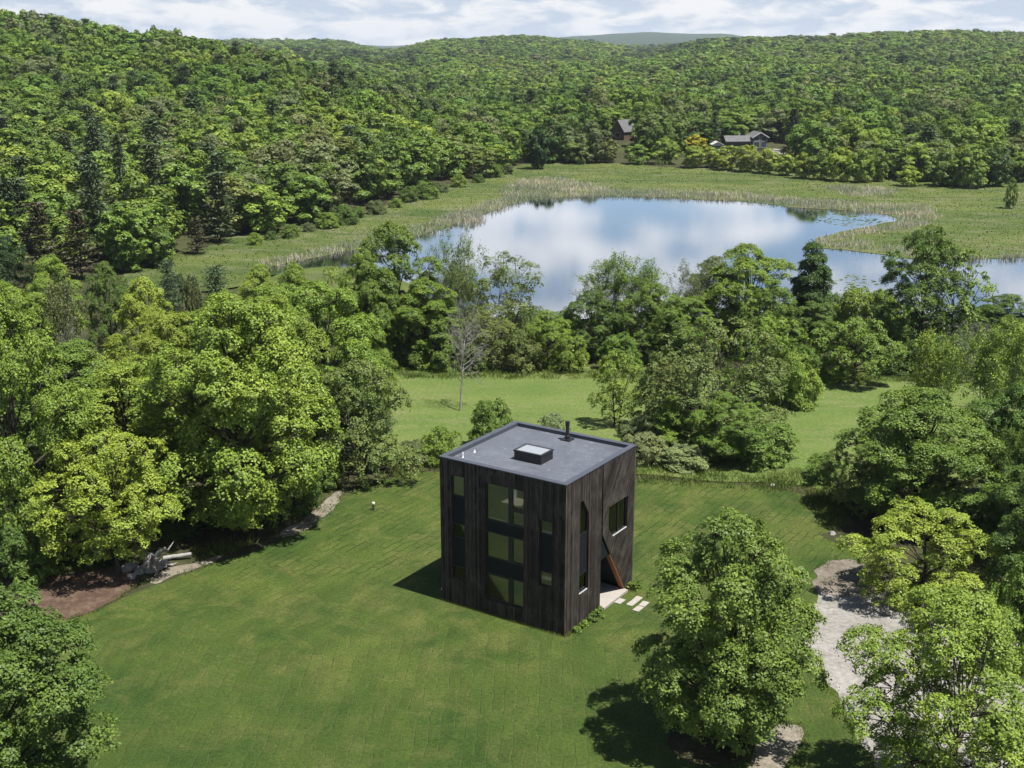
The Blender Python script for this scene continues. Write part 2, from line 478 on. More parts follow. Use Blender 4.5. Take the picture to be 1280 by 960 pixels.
def leaf_material(name, instanced=False, transl=0.2, spec=0.22, var=1.0):
    m, t = new_mat(name)
    if instanced:
        a = t.n('ShaderNodeAttribute', attribute_type='INSTANCER', attribute_name='tint')
        c = a.outputs['Color']
    else:
        c = t.n('ShaderNodeObjectInfo').outputs['Color']
    g = t.n('ShaderNodeNewGeometry')
    rnd = g.outputs['Random Per Island']
    c = t.mix(1.0, c, t.ramp(rnd, [(0.0, (1 - 0.28 * var, 1 - 0.26 * var, 1 - 0.2 * var)), (0.55, (1.0, 1.0, 1.0)), (1.0, (1 + 0.34 * var, 1 + 0.24 * var, 1.0))]), 'MULTIPLY')
    tex = t.n('ShaderNodeTexCoord')
    big = t.noise(tex.outputs['Object'], 0.45, 2, 0.5)
    c = t.mix(1.0, c, t.ramp(big, [(0.3, (0.82, 0.86, 0.9)), (0.7, (1.18, 1.12, 1.0))]), 'MULTIPLY')
    p = t.n('ShaderNodeBsdfPrincipled')
    p.inputs['Roughness'].default_value = 0.5
    p.inputs['Specular IOR Level'].default_value = spec
    t.l(c, p.inputs['Base Color'])
    tr = t.n('ShaderNodeBsdfTranslucent')
    t.l(t.mix(1.0, c, (1.25, 1.2, 0.6), 'MULTIPLY'), tr.inputs['Color'])
    mx = t.n('ShaderNodeMixShader')
    mx.inputs[0].default_value = transl
    t.l(p.outputs[0], mx.inputs[1]); t.l(tr.outputs[0], mx.inputs[2])
    t.l(mx.outputs[0], t.n('ShaderNodeOutputMaterial').inputs['Surface'])
    return m


def bark_material(name, a, b):
    m, t = new_mat(name)
    tex = t.n('ShaderNodeTexCoord')
    mp = t.n('ShaderNodeMapping'); mp.inputs['Scale'].default_value = (6, 6, 1.2)
    t.l(tex.outputs['Object'], mp.inputs['Vector'])
    nz = t.noise(mp.outputs[0], 1.6, 5, 0.65)
    principled(t, t.mix(t.ramp(nz, [(0.35, 0.0), (0.65, 1.0)]), a, b), 0.9, 0.15, nz, 0.03)
    return m


M['leaf'] = leaf_material('leaves')
M['leaf_far'] = leaf_material('forest_leaves', True, 0.2, 0.15, 0.4)
M['needle'] = leaf_material('needles', False, 0.1, 0.2)
M['bark'] = bark_material('brown_bark', (0.030, 0.025, 0.020), (0.075, 0.063, 0.050))
M['bark_grey'] = bark_material('grey_bark', (0.10, 0.094, 0.084), (0.21, 0.20, 0.185))
M['bark_mid'] = bark_material('dead_bark', (0.14, 0.132, 0.118), (0.28, 0.27, 0.25))
M['bark_pale'] = bark_material('pale_bark', (0.17, 0.165, 0.15), (0.31, 0.30, 0.28))

# ------------------------------------------------------------------ tree builders


def nrm(v):
    return v / np.maximum(np.linalg.norm(v, axis=-1, keepdims=True), 1e-9)


def leaf_quads(c, n, size, rng, aspect=0.72, along=None):
    """kite-shaped leaf faces at points c with normals n"""
    k = len(c)
    h = rng.normal(0, 1, (k, 3)) if along is None else along + rng.normal(0, 0.25, (k, 3))
    t_ = nrm(h - n * (h * n).sum(1, keepdims=True))
    b_ = np.cross(n, t_)
    s = (size * rng.uniform(0.65, 1.3, k))[:, None]
    v = np.empty((k, 4, 3))
    v[:, 0] = c - t_ * s * 0.5
    v[:, 1] = c + b_ * s * 0.5 * aspect + n * s * 0.10 + t_ * s * 0.06
    v[:, 2] = c + t_ * s * 0.55 - n * s * 0.08
    v[:, 3] = c - b_ * s * 0.5 * aspect + n * s * 0.10 + t_ * s * 0.06
    return v.reshape(-1, 3), np.arange(k * 4).reshape(-1, 4)


def tube(P, rad, sides=6):
    P = np.asarray(P, float); rad = np.asarray(rad, float)
    d = nrm(np.gradient(P, axis=0))
    ref = np.where(np.abs(d[:, 2:3]) > 0.9, np.array([[1.0, 0, 0]]), np.array([[0, 0, 1.0]]))
    a = nrm(np.cross(d, ref)); b = np.cross(d, a)
    ang = np.arange(sides) * 2 * math.pi / sides
    V_ = (P[:, None] + rad[:, None, None] * (a[:, None] * np.cos(ang)[None, :, None] + b[:, None] * np.sin(ang)[None, :, None])).reshape(-1, 3)
    f = []
    for i in range(len(P) - 1):
        for j in range(sides):
            j2 = (j + 1) % sides
            f.append((i * sides + j, i * sides + j2, (i + 1) * sides + j2, (i + 1) * sides + j))
    return V_, np.array(f)


class Soup:
    def __init__(self):
        self.V, self.F, self.n = [], [], 0

    def add(self, vf):
        v, f = vf
        if len(v):
            self.V.append(v); self.F.append(f + self.n); self.n += len(v)

    def arrays(self):
        if not self.V:
            return np.zeros((0, 3)), np.zeros((0, 4), int)
        return np.concatenate(self.V), np.concatenate(self.F)


ENV = {'round': [.42, .80, 1.0, .86, .55, .18], 'spread': [.55, .95, 1.0, .92, .66, .25], 'oval': [.35, .72, .96, .88, .58, .2], 'column': [.6, .9, 1.0, .82, .52, .18],
       'shrub': [.85, 1.0, 1.0, .86, .58, .25], 'vase': [.25, .5, .82, 1.0, .85, .35]}


def broadleaf(seed, H=11.0, Rr=4.2, base=0.14, style='round', lobes=24, lobe_r=(0.30, 0.46), clumps=26, leaves=42, leaf=0.21, clump_r=0.48, stems=1, trunk_r=0.2,
              jag=0.16, droop=0.35, limbs=True, aspect=0.72, up=0.55, sides=6, keep=1.0, njit=0.34, axo=0.6, inner=5):
    rng = np.random.default_rng(seed)
    zb = H * base
    hc = H - zb
    ga = rng.uniform(0, 6.28)
    L, Lr = [], []
    for i in range(lobes):
        t_ = (i + rng.uniform(0.15, 0.85)) / lobes
        er = Rr * np.interp(t_, [0, .15, .4, .7, .9, 1], ENV[style])
        rl = Rr * rng.uniform(*lobe_r) * (0.8 if t_ > 0.8 else 1.0)
        rho = max(0.0, er - rl * rng.uniform(0.55, 0.95)) * rng.uniform(1 - jag, 1 + jag)
        if i % inner == inner - 1:
            rho *= 0.45
        ga += 2.39996 + rng.normal(0, 0.35)
        L.append((rho * math.cos(ga), rho * math.sin(ga), min(zb + t_ * hc * 0.97 + rng.normal(0, 0.02 * H), H - rl * 0.55)))
        Lr.append(rl)
    L, Lr = np.array(L), np.array(Lr)
    wood, fol = Soup(), Soup()
    lean = rng.normal(0, 0.025 * H, 2)
    tops = []
    for s in range(stems):
        off = np.array([0, 0, 0.0]) if stems == 1 else np.array([math.cos(s * 2.4 + 1), math.sin(s * 2.4 + 1), 0]) * trunk_r * 1.6
        spread = np.array([lean[0], lean[1], 0]) + off * (0 if stems == 1 else 3.2)
        k = 7
        zz_ = np.linspace(-0.25, zb + hc * (0.72 if stems == 1 else 0.6), k)
        f = np.linspace(0, 1, k)
        pth = off + spread * (f[:, None] ** 1.4) + np.c_[rng.normal(0, 0.05 * Rr * 0.4, k) * f, rng.normal(0, 0.05 * Rr * 0.4, k) * f, zz_]
        rad = trunk_r * (1 - 0.8 * f) * np.where(f < 0.08, 1.35, 1.0) / (1 if stems == 1 else 1.5)
        wood.add(tube(pth, rad, sides + 2))
        tops.append((pth, rad))
    allc, alln, allcl = [], [], []
    for i in range(lobes):
        pth, rad = tops[i % len(tops)]
        c, rl = L[i], Lr[i]
        if limbs:
            zs = np.clip(c[2] * rng.uniform(0.45, 0.72), zb * 0.7, pth[-1, 2])
            s0 = np.array([np.interp(zs, pth[:, 2], pth[:, j]) for j in range(3)])
            r0 = np.interp(zs, pth[:, 2], rad) * 0.55
            f = np.linspace(0, 1, 5)[:, None]
            mid = (s0 + c) / 2 + np.array([0, 0, -0.05 * H * 0.5]) + rng.normal(0, 0.05 * Rr, 3)
            bz = (1 - f) ** 2 * s0 + 2 * f * (1 - f) * mid + f ** 2 * c
            wood.add(tube(bz, np.linspace(r0, 0.03, 5), max(4, sides - 1)))
        k = max(1, int(clumps * (rl / (Rr * 0.38)) ** 2))
        out = np.array([c[0], c[1], 0.0]) / (Rr * 0.8)
        dr = nrm(rng.normal(0, 1, (k, 3)) + 0.6 * out + np.array([0, 0, up]))
        cc = c + dr * rl * np.array([1, 1, 0.82]) * rng.uniform(0.7, 1.06, (k, 1))
        allc.append(cc); alln.append(dr); allcl.append(np.full(k, i))
    cc, dn, ci = np.concatenate(allc), np.concatenate(alln), np.concatenate(allcl)
    ok = np.ones(len(cc), bool)
    for i in range(lobes):                              # drop what would sit deep inside another lobe
        dist = np.linalg.norm((cc - L[i]) / np.array([1, 1, 0.82]), axis=1)
        ok &= (ci == i) | (dist > Lr[i] * 0.62)
    ok &= cc[:, 2] > 0.1
    if keep < 1:
        ok &= rng.uniform(0, 1, len(cc)) < keep
    cc, dn, ci = cc[ok], dn[ok], ci[ok]
    if limbs and sides > 4:                             # twigs into some of the sprays
        for j in rng.permutation(len(cc))[:int(len(cc) * 0.2)]:
            a, b = L[ci[j]], cc[j]
            wood.add(tube(np.stack([a + (b - a) * 0.1, (a + b) / 2 + rng.normal(0, 0.06, 3), b]), [0.03, 0.022, 0.01], 4))
    k = len(cc)
    nl = leaves
    cr = clump_r * rng.uniform(0.65, 1.25, k)
    ax = nrm(dn * axo + np.array([0, 0, 1.2 - axo * 0.8]) + rng.normal(0, 0.2, (k, 3)))
    t1 = nrm(np.cross(ax, rng.normal(0, 1, (k, 3)))); t2 = np.cross(ax, t1)
    rr = np.sqrt(rng.uniform(0, 1, (k, nl))) * cr[:, None]
    th = rng.uniform(0, 6.283, (k, nl))
    lob = 1 + 0.3 * np.sin(3 * th + rng.uniform(0, 6, (k, 1)))
    rr = rr * lob
    pos = cc[:, None] + t1[:, None] * (rr * np.cos(th))[..., None] + t2[:, None] * (rr * np.sin(th))[..., None] - ax[:, None] * (droop * rr ** 2 / cr[:, None])[..., None] \
        + rng.normal(0, 0.16, (k, nl, 1)) * ax[:, None] * cr[:, None, None]
    ln = nrm(ax[:, None] * 0.9 + (t1[:, None] * np.cos(th)[..., None] + t2[:, None] * np.sin(th)[..., None]) * (0.45 * rr / cr[:, None])[..., None] + rng.normal(0, njit, (k, nl, 3)))
    fol.add(leaf_quads(pos.reshape(-1, 3), ln.reshape(-1, 3), leaf, rng, aspect))
    return wood.arrays(), fol.arrays()


def pine(seed, H=17.0, Rr=3.6, whorl=0.95, per=6, sprays=7, quads=26, size=0.5, base=0.14, taper=0.9, rise=0.12, irregular=0.3, aspect=0.22, sides=5, spray_r=0.5):
    rng = np.random.default_rng(seed)
    wood, fol = Soup(), Soup()
    k = 8
    f = np.linspace(0, 1, k)
    pth = np.c_[rng.normal(0, 0.05, k), rng.normal(0, 0.05, k), -0.2 + f * (H + 0.1)]
    wood.add(tube(pth, 0.014 * H * (1 - 0.93 * f), sides + 1))
    P_, N_, A_ = [], [], []
    z = H * base
    while z < H * 0.985:
        tt = (z - H * base) / (H * (1 - base))
        Lm = Rr * (1 - tt ** taper) * (0.6 + 0.4 * min(1, tt * 4)) + 0.25
        a0 = rng.uniform(0, 6.28)
        for b in range(per):
            if rng.uniform() < irregular * 0.4:
                continue
            a = a0 + b * 6.283 / per + rng.normal(0, 0.2)
            Ln = Lm * rng.uniform(1 - irregular, 1 + irregular * 0.5)
            dr = np.array([math.cos(a), math.sin(a), 0])
            g = np.linspace(0, 1, 4)[:, None]
            bp = np.array([0, 0, z]) + dr * Ln * g + np.array([0, 0, 1.0]) * (rise * Ln * g + 0.10 * Ln * g ** 2 * np.sign(rise + .01))
            wood.add(tube(bp, np.linspace(0.05, 0.012, 4), 4))
            ns = max(2, int(sprays * Ln / Rr))
            for s in np.linspace(0.3, 1.0, ns):
                c = np.array([np.interp(s, np.linspace(0, 1, 4), bp[:, j]) for j in range(3)])
                q = rng.normal(0, 1, (quads, 3)) * np.array([1, 1, 0.3]) * spray_r * (0.55 + 0.6 * (1 - abs(s - 0.6)))
                P_.append(c + q)
                N_.append(nrm(np.array([0, 0, 0.8]) + rng.normal(0, 0.5, (quads, 3))))
                A_.append(dr[None] * 0.6 + q * 0.8 + np.array([0, 0, 0.35]))
        z += whorl * rng.uniform(0.8, 1.2) * (1 - 0.35 * tt)
    fol.add(leaf_quads(np.concatenate(P_), np.concatenate(N_), size, rng, aspect, nrm(np.concatenate(A_))))
    return wood.arrays(), fol.arrays()


def skeleton(seed, H=10.0, trunk_r=0.18, first=0.35, n1=16, spread=0.55, leaves=0, leaf=0.2, stems=1, levels=3, droop=0.0, twig=1.0):
    """bare branching tree; leaves > 0 hangs some on its twigs"""
    rng = np.random.default_rng(seed)
    wood, fol = Soup(), Soup()
    tips = []

    def grow(p, d, L, r, lvl):
        k = 4 if lvl else 7
        pts = [p]
        dd = d.copy()
        for _ in range(k - 1):
            dd = nrm(dd + rng.normal(0, 0.10 + 0.04 * lvl, 3) + np.array([0, 0, 0.07 if lvl == 1 else -droop * 0.1]))
            pts.append(pts[-1] + dd * L / (k - 1))
        pts = np.array(pts)
        wood.add(tube(pts, np.linspace(r, max(0.010, r * (0.16 if lvl == 0 else 0.3)), k), 8 if lvl == 0 else 4))
        if lvl >= levels:
            tips.append(pts[-1]); tips.append((pts[1] + pts[2]) / 2)
            return
        n = int((n1 if lvl == 0 else 6 if lvl == 1 else 4) * (twig if lvl else 1))
        for i in range(n):
            s = first + (1 - first) * (i + rng.uniform(0, 1)) / n if lvl == 0 else rng.uniform(0.25, 1.0)
            c = np.array([np.interp(s, np.linspace(0, 1, k), pts[:, j]) for j in range(3)])
            a = rng.uniform(0, 6.283) if lvl else i * 2.4 + rng.normal(0, 0.3)
            side = nrm(np.cross(dd, np.array([math.cos(a), math.sin(a), 0.1])))
            nd = nrm(dd * (1 - spread) + side * spread * (1.3 - 0.4 * s if lvl == 0 else 1.0) + np.array([0, 0, 0.12]))
            ll = L * (0.52 * (1.15 - 0.55 * s) if lvl == 0 else rng.uniform(0.3, 0.5))
            grow(c, nd, ll, max(0.014, r * (0.34 if lvl == 0 else 0.5) * (1.1 - 0.5 * s)), lvl + 1)

    for s in range(stems):
        a = s * 2.2
        d = nrm(np.array([math.cos(a), math.sin(a), 0]) * (0.16 if stems > 1 else 0.02) + np.array([0, 0, 1.0]))
        grow(np.array([math.cos(a) * 0.15 * (stems > 1), math.sin(a) * 0.15 * (stems > 1), -0.2]), d, H * rng.uniform(0.9, 1.0), trunk_r, 0)
    if leaves:
        tp = np.array(tips)
        c = np.repeat(tp, leaves, 0) + rng.normal(0, 0.22, (len(tp) * leaves, 3))
        fol.add(leaf_quads(c, nrm(rng.normal(0, 0.6, c.shape) + np.array([0, 0, 0.7])), leaf, rng))
    return wood.arrays(), fol.arrays()


PROTO = {}


def proto(key, wf, leaf_mat='leaf', bark='bark'):
    """keeps the meshes of a tree's two parts with its native height and width"""
    (wv, wf_), (lv, lf) = wf
    pts = lv if len(lv) else wv
    h = float(np.percentile(pts[:, 2], 99.7))
    wd = float(np.percentile(np.abs(pts[:, :2]), 98) * 2)
    PROTO[key] = dict(trunk=mesh_np('trunk_' + key, wv, wf_, [M[bark]], smooth=True), crown=mesh_np('crown_' + key, lv, lf, [M[leaf_mat]]) if len(lv) else None, h=h, w=wd)


for i in range(6):
    proto('maple%d' % i, broadleaf(100 + i, 12.5, 4.4, 0.12, 'round', 32, (0.24, 0.40), 44, 92, 0.128, 0.41, jag=0.24))
for i in range(2):
    proto('oval%d' % i, broadleaf(120 + i, 14.0, 3.8, 0.12, 'oval', 34, (0.25, 0.40), 42, 86, 0.128, 0.40, jag=0.26))
proto('apple0', broadleaf(130, 6.0, 3.5, 0.2, 'spread', 26, (0.26, 0.38), 26, 52, 0.15, 0.36, trunk_r=0.2, jag=0.18, up=0.7), bark='bark')
proto('apple1', broadleaf(131, 6.5, 3.0, 0.18, 'spread', 22, (0.26, 0.40), 20, 34, 0.16, 0.36, trunk_r=0.17, jag=0.25, up=0.6, stems=2))
proto('haw0', broadleaf(135, 8.0, 4.6, 0.08, 'spread', 46, (0.2, 0.32), 30, 56, 0.135, 0.34, stems=3, jag=0.2, trunk_r=0.2))
proto('haw1', broadleaf(136, 8.0, 4.4, 0.06, 'shrub', 40, (0.22, 0.34), 30, 56, 0.14, 0.36, stems=3, jag=0.2, trunk_r=0.18))
for i in range(3):
    proto('shrub%d' % i, broadleaf(140 + i, 3.0, 1.9, 0.05, 'shrub', 20, (0.28, 0.45), 26, 50, 0.095, 0.24, stems=4, trunk_r=0.06, jag=0.28))
for i in range(2):
    proto('full%d' % i, broadleaf(190 + i, 11.5, 4.3, 0.07, 'oval' if i else 'round', 60, (0.23, 0.35), 44, 84, 0.125, 0.40, jag=0.15, inner=3))
proto('column0', broadleaf(150, 13.0, 2.5, 0.1, 'column', 26, (0.36, 0.52), 32, 72, 0.14, 0.40, jag=0.2))
proto('young0', broadleaf(151, 7.0, 3.8, 0.1, 'spread', 34, (0.2, 0.34), 34, 84, 0.10, 0.32, jag=0.3, trunk_r=0.12))
proto('young1', broadleaf(152, 9.0, 3.8, 0.2, 'oval', 34, (0.2, 0.36), 34, 84, 0.108, 0.34, jag=0.34, trunk_r=0.12))
proto('open1', broadleaf(153, 10.5, 4.6, 0.16, 'round', 46, (0.2, 0.33), 44, 84, 0.115, 0.40, jag=0.26, trunk_r=0.16, stems=2))
proto('willow0', broadleaf(155, 11.0, 3.8, 0.08, 'oval', 30, (0.26, 0.4), 24, 36, 0.22, 0.44, jag=0.2, droop=0.9, aspect=0.4, stems=2, keep=0.85), bark='bark_grey')
proto('airy0', skeleton(160, 12.0, 0.16, 0.3, 15, 0.5, 6, 0.2, 2, 3), bark='bark_grey')
proto('airy1', skeleton(161, 12.0, 0.13, 0.3, 14, 0.48, 9, 0.2, 3, 3), bark='bark_grey')
proto('birch0', skeleton(162, 10.0, 0.11, 0.35, 14, 0.45, 13, 0.19, 1, 3), bark='bark_grey')
proto('birch1', skeleton(164, 11.0, 0.10, 0.4, 13, 0.5, 12, 0.2, 2, 3), bark='bark_pale')
proto('open0', broadleaf(165, 11.0, 4.6, 0.14, 'vase', 30, (0.2, 0.34), 16, 36, 0.22, 0.48, jag=0.3, keep=0.8, stems=2))
proto('dead0', skeleton(170, 10.5, 0.19, 0.34, 26, 0.62, 0, 0.2, 1, 3), bark='bark_mid')
proto('dead1', skeleton(171, 8.0, 0.10, 0.3, 14, 0.55, 0, 0.2, 2, 3), bark='bark_grey')
proto('pine0', pine(180), 'needle')
proto('pine1', pine(181, 15.0, 3.9, 1.0, 6, 7, 26, 0.5, 0.1, 0.8, 0.1, 0.45), 'needle')
proto('spruce0', pine(182, 15.0, 3.4, 0.6, 8, 7, 24, 0.45, 0.04, 1.0, -0.12, 0.2), 'needle')

TREES = []


def place(px, D, top, wpx):
    z0 = None
    depth = D * CP + (CAM_H + 1) * SP
    x = (px - 640) / F_PX * depth
    z0 = tz(x, D)
    d = ray(px, top)
    h = CAM_H + d[2] / d[1] * D - z0
    return x, z0, h, wpx / F_PX * depth


_rs = random.Random(5)


def plant(key, label, px, D, top, wpx, tint, name='broadleaf_tree', cat='tree', group=None, rz=None, lean=0.0):
    """a tree: an Empty at its foot with a trunk and a crown"""
    x, z0, h, wd = place(px, D, top, wpx)
    pr = PROTO[key]
    o = thing(name, label, cat, (x, D, z0 - 0.03), _rs.uniform(0, 6.28) if rz is None else rz, group)
    s = wd / pr['w']
    o.scale = (s, s, max(0.4, h / pr['h']))
    if lean:
        o.rotation_euler[1] = lean
    link('trunk', pr['trunk'], o)
    if pr['crown'] is not None:
        c = link('crown', pr['crown'], o)
        tc_ = TINT[tint] if isinstance(tint, str) else tint
        k = _rs.uniform(1.0, 1.16)
        c.color = (tc_[0] * k * _rs.uniform(0.94, 1.06), tc_[1] * k, tc_[2] * k, 1)
    TREES.append((x, D, wd / 2))
    return o

# ------------------------------------------------------------------ the house
HW, HD, HH = 9.0, 8.5, 9.5
HA = (3.087 + HW * math.cos(TH), 64.108 + HW * math.sin(TH))      # its left front corner
HROT = TH - math.pi


def board_material(name, a, b, wear, ang=0.0):
    m, t = new_mat(name)
    uv = t.n('ShaderNodeUVMap').outputs[0]
    r = rotated(t, uv, ang)
    s = t.n('ShaderNodeSeparateXYZ'); t.l(r, s.inputs[0])
    k = t.math('DIVIDE', s.outputs[0], 0.145)
    fl = t.math('FLOOR', k)
    fr = t.math('SUBTRACT', k, fl)
    gap = t.math('LESS_THAN', t.math('MINIMUM', fr, t.math('SUBTRACT', 1.0, fr)), 0.045)
    wn = t.n('ShaderNodeTexWhiteNoise', noise_dimensions='1D'); t.l(fl, wn.inputs['W'])
    cmb = t.n('ShaderNodeCombineXYZ')
    t.l(t.math('ADD', t.math('MULTIPLY', s.outputs[0], 22.0), t.math('MULTIPLY', wn.outputs[0], 40.0)), cmb.inputs[0])
    t.l(t.math('MULTIPLY', s.outputs[1], 1.1), cmb.inputs[1])
    grain = t.noise(cmb.outputs[0], 1.0, 5, 0.65)
    c = t.mix(t.ramp(grain, [(0.3, 0.0), (0.7, 1.0)]), a, b)
    c = t.mix(1.0, c, t.ramp(wn.outputs[0], [(0.0, 0.5), (1.0, 1.7)]), 'MULTIPLY')
    lo = t.noise(uv, 0.8, 4, 0.6)
    c = t.mix(t.math('MULTIPLY', t.ramp(t.math('MULTIPLY', grain, lo), [(0.24, 0.0), (0.42, 1.0)]), wear), c, (0.125, 0.112, 0.098))
    c = t.mix(gap, c, (0.006, 0.006, 0.006))
    h = t.math('SUBTRACT', t.math('MULTIPLY', grain, 0.5), gap)
    principled(t, c, 0.8, 0.1, h, 0.012)
    return m


M['board'] = board_material('charred_boards', (0.012, 0.0098, 0.0082), (0.050, 0.041, 0.0345), 0.5)
M['board_slant'] = board_material('charred_boards_slanted', (0.012, 0.0098, 0.0082), (0.050, 0.041, 0.0345), 0.65, R(33))
M['plaster'] = simple_mat('white_plaster', (0.72, 0.71, 0.68), 0.9, 0.1, 0.04)
M['frame'] = simple_mat('black_window_frame', (0.012, 0.012, 0.013), 0.45, 0.4)
M['spandrel'] = simple_mat('dark_panel', (0.009, 0.0105, 0.013), 0.65, 0.12, 0.12, 1.5)
M['sill'] = simple_mat('pale_sill', (0.36, 0.36, 0.37), 0.5, 0.4)
M['cedar'] = simple_mat('cedar_boards', (0.22, 0.088, 0.034), 0.6, 0.3, 0.3, 14)
M['oak'] = simple_mat('oak_floor', (0.52, 0.44, 0.34), 0.5, 0.4, 0.2, 6)
M['concrete'] = simple_mat('pale_concrete', (0.27, 0.25, 0.22), 0.85, 0.2, 0.12, 5)
M['coping'] = simple_mat('dark_coping', (0.048, 0.053, 0.066), 0.5, 0.4, 0.15, 3)
M['pipe'] = simple_mat('black_pipe', (0.012, 0.012, 0.013), 0.4, 0.45)
M['white'] = simple_mat('white_plastic', (0.75, 0.75, 0.74), 0.5, 0.4, 0.04)

m, t = new_mat('roof_membrane')
ob = t.n('ShaderNodeTexCoord').outputs['Object']
n1 = t.noise(ob, 0.7, 6, 0.65, 0.6)
n2 = t.noise(ob, 3.2, 6, 0.75, 1.5)
c = t.mix(t.ramp(n1, [(0.3, 0.0), (0.7, 1.0)]), (0.066, 0.072, 0.089), (0.088, 0.096, 0.116))
c = t.mix(t.ramp(n2, [(0.56, 0.0), (0.72, 0.8)]), c, (0.24, 0.24, 0.25))
sx = t.n('ShaderNodeSeparateXYZ'); t.l(ob, sx.inputs[0])
lap = t.math('LESS_THAN', t.math('FRACT', t.math('DIVIDE', sx.outputs[1], 1.9)), 0.018)
c = t.mix(t.math('MULTIPLY', lap, 0.85), c, (0.05, 0.055, 0.065))
principled(t, c, t.ramp(n1, [(0.3, 0.5), (0.7, 0.75)]), 0.35, n2, 0.01)
M['membrane'] = m

m, t = new_mat('window_glass')
tr = t.n('ShaderNodeBsdfTransparent'); tr.inputs[0].default_value = (0.90, 0.93, 0.93, 1)
gl = t.n('ShaderNodeBsdfGlossy'); gl.inputs['Roughness'].default_value = 0.015
gl.inputs['Color'].default_value = (0.68, 0.68, 0.74, 1)
fz = t.n('ShaderNodeFresnel'); fz.inputs['IOR'].default_value = 1.5
mx = t.n('ShaderNodeMixShader')
t.l(t.math('ADD', fz.outputs[0], 0.01), mx.inputs[0])
t.l(tr.outputs[0], mx.inputs[1]); t.l(gl.outputs[0], mx.inputs[2])
t.l(mx.outputs[0], t.n('ShaderNodeOutputMaterial').inputs['Surface'])
M['glass'] = m


class PB:
    """polygons with uv, mapped from a facade's (u, v, inward depth) into house space"""
    def __init__(self, mp):
        self.mp, self.V, self.F, self.UV, self.MI = mp, [], [], [], []

    def face(self, pts, mi=0, uv=None):
        i = len(self.V)
        self.V += [self.mp(*p) for p in pts]
        self.F.append(tuple(range(i, i + len(pts))))
        self.UV += [(p[0], p[1]) for p in pts] if uv is None else uv
        self.MI.append(mi)

    def slab(self, outer, holes, w0, w1, mi_back=0):
        loops = [outer] + list(holes)
        pts, edges = [], []
        for lp in loops:
            n0 = len(pts)
            pts += [Vector(p) for p in lp]
            edges += [(n0 + i, n0 + (i + 1) % len(lp)) for i in range(len(lp))]
        vv, _, ff, *_ = delaunay_2d_cdt(pts, edges, [], 0, 1e-6)
        P = np.array([(v.x, v.y) for v in vv])
        T = np.array([f for f in ff if len(f) == 3])
        cen = P[T].mean(1)
        ok = inside(outer, cen)
        for h in holes:
            ok &= ~inside(h, cen)
        for f in T[ok]:
            self.face([(P[i][0], P[i][1], w0) for i in f])
            self.face([(P[i][0], P[i][1], w1) for i in f[::-1]], mi_back)
        for lp in loops:
            for p, q in zip(lp, lp[1:] + lp[:1]):
                self.face([(p[0], p[1], w0), (q[0], q[1], w0), (q[0], q[1], w1), (p[0], p[1], w1)], 0, [(p[0], p[1]), (q[0], q[1]), (q[0] + .2, q[1]), (p[0] + .2, p[1])])

    def box(self, u0, v0, u1, v1, w0, w1):
        self.slab([(u0, v0), (u1, v0), (u1, v1), (u0, v1)], [], w0, w1)

    def build(self, name, mats, parent, **props):
        me = bpy.data.meshes.new(name)
        me.from_pydata([tuple(v) for v in self.V], [], self.F)
        uvl = me.uv_layers.new(name='UVMap')
        uvl.data.foreach_set('uv', np.array(self.UV, np.float32).ravel())
        for mm in mats:
            me.materials.append(mm)
        me.polygons.foreach_set('material_index', np.array(self.MI, np.int32))
        bm = bmesh.new(); bm.from_mesh(me)
        bmesh.ops.remove_doubles(bm, verts=bm.verts, dist=1e-5)
        bmesh.ops.recalc_face_normals(bm, faces=bm.faces)
        bm.to_mesh(me); bm.free()
        return link(name, me, parent, **props)


front = lambda u, v, w_: (u, w_, v)
right = lambda u, v, w_: (HW - w_, u, v)
leftm = lambda u, v, w_: (w_, u, v)
back = lambda u, v, w_: (u, HD - w_, v)
plan = lambda u, v, w_: (u, v, w_)

house = thing('house', 'black charred-timber cube house with flat roof standing on the lawn', 'house', (HA[0], HA[1], 0), HROT)


def rect(a, b, c_, d):
    return [(a, c_), (b, c_), (b, d), (a, d)]


TW = 0.25
strip_l, centre, strip_r = rect(0.85, 1.82, 1.70, 8.55), rect(3.37, 6.13, 0.95, 8.58), rect(7.20, 8.10, 2.87, 7.03)
pb = PB(front); pb.slab(rect(0, HW, 0, HH), [strip_l, centre, strip_r], 0, TW, 1); pb.build('wall', [M['board'], M['plaster']], house)
slot = [(1.66, 2.02), (2.69, 2.02), (2.69, 6.90), (2.02, 7.93), (1.66, 7.93)]
pb = PB(right); pb.slab([(TW, 0), (4.25, 0), (4.25, HH), (TW, HH)], [slot], 0, TW, 1); pb.build('wall', [M['board'], M['plaster']], house)
kwin = [(7.57, 6.47), (5.15, 6.47), (5.15, 5.10), (5.75, 4.33), (7.57, 4.33)]
pb = PB(right); pb.slab([(4.36, HH), (4.42, 4.90), (7.52, 0.12), (7.52, 0), (HD - TW, 0), (HD - TW, HH)], [kwin], 0.0, TW, 1)
pb.build('wall', [M['board_slant'], M['plaster']], house, label='right-hand wall panel with slanting boards and a diagonal lower edge')
pb = PB(leftm); pb.slab(rect(TW, HD - TW, 0, HH), [rect(3.0, 5.2, 6.4, 8.3), rect(3.0, 5.2, 3.6, 5.3)], 0, TW, 1); pb.build('wall', [M['board'], M['plaster']], house)  # unseen left openings, added to let light into the rooms
bwin = [rect(1.2, 3.0, 6.4, 8.4), rect(5.4, 7.6, 6.4, 8.4), rect(5.4, 7.6, 3.4, 5.4), rect(1.2, 3.0, 0.9, 2.6)]  # unseen back openings, added so that light shows through the house
pb = PB(back); pb.slab(rect(0, HW, 0, HH), bwin, 0, TW, 1); pb.build('wall', [M['board'], M['plaster']], house)
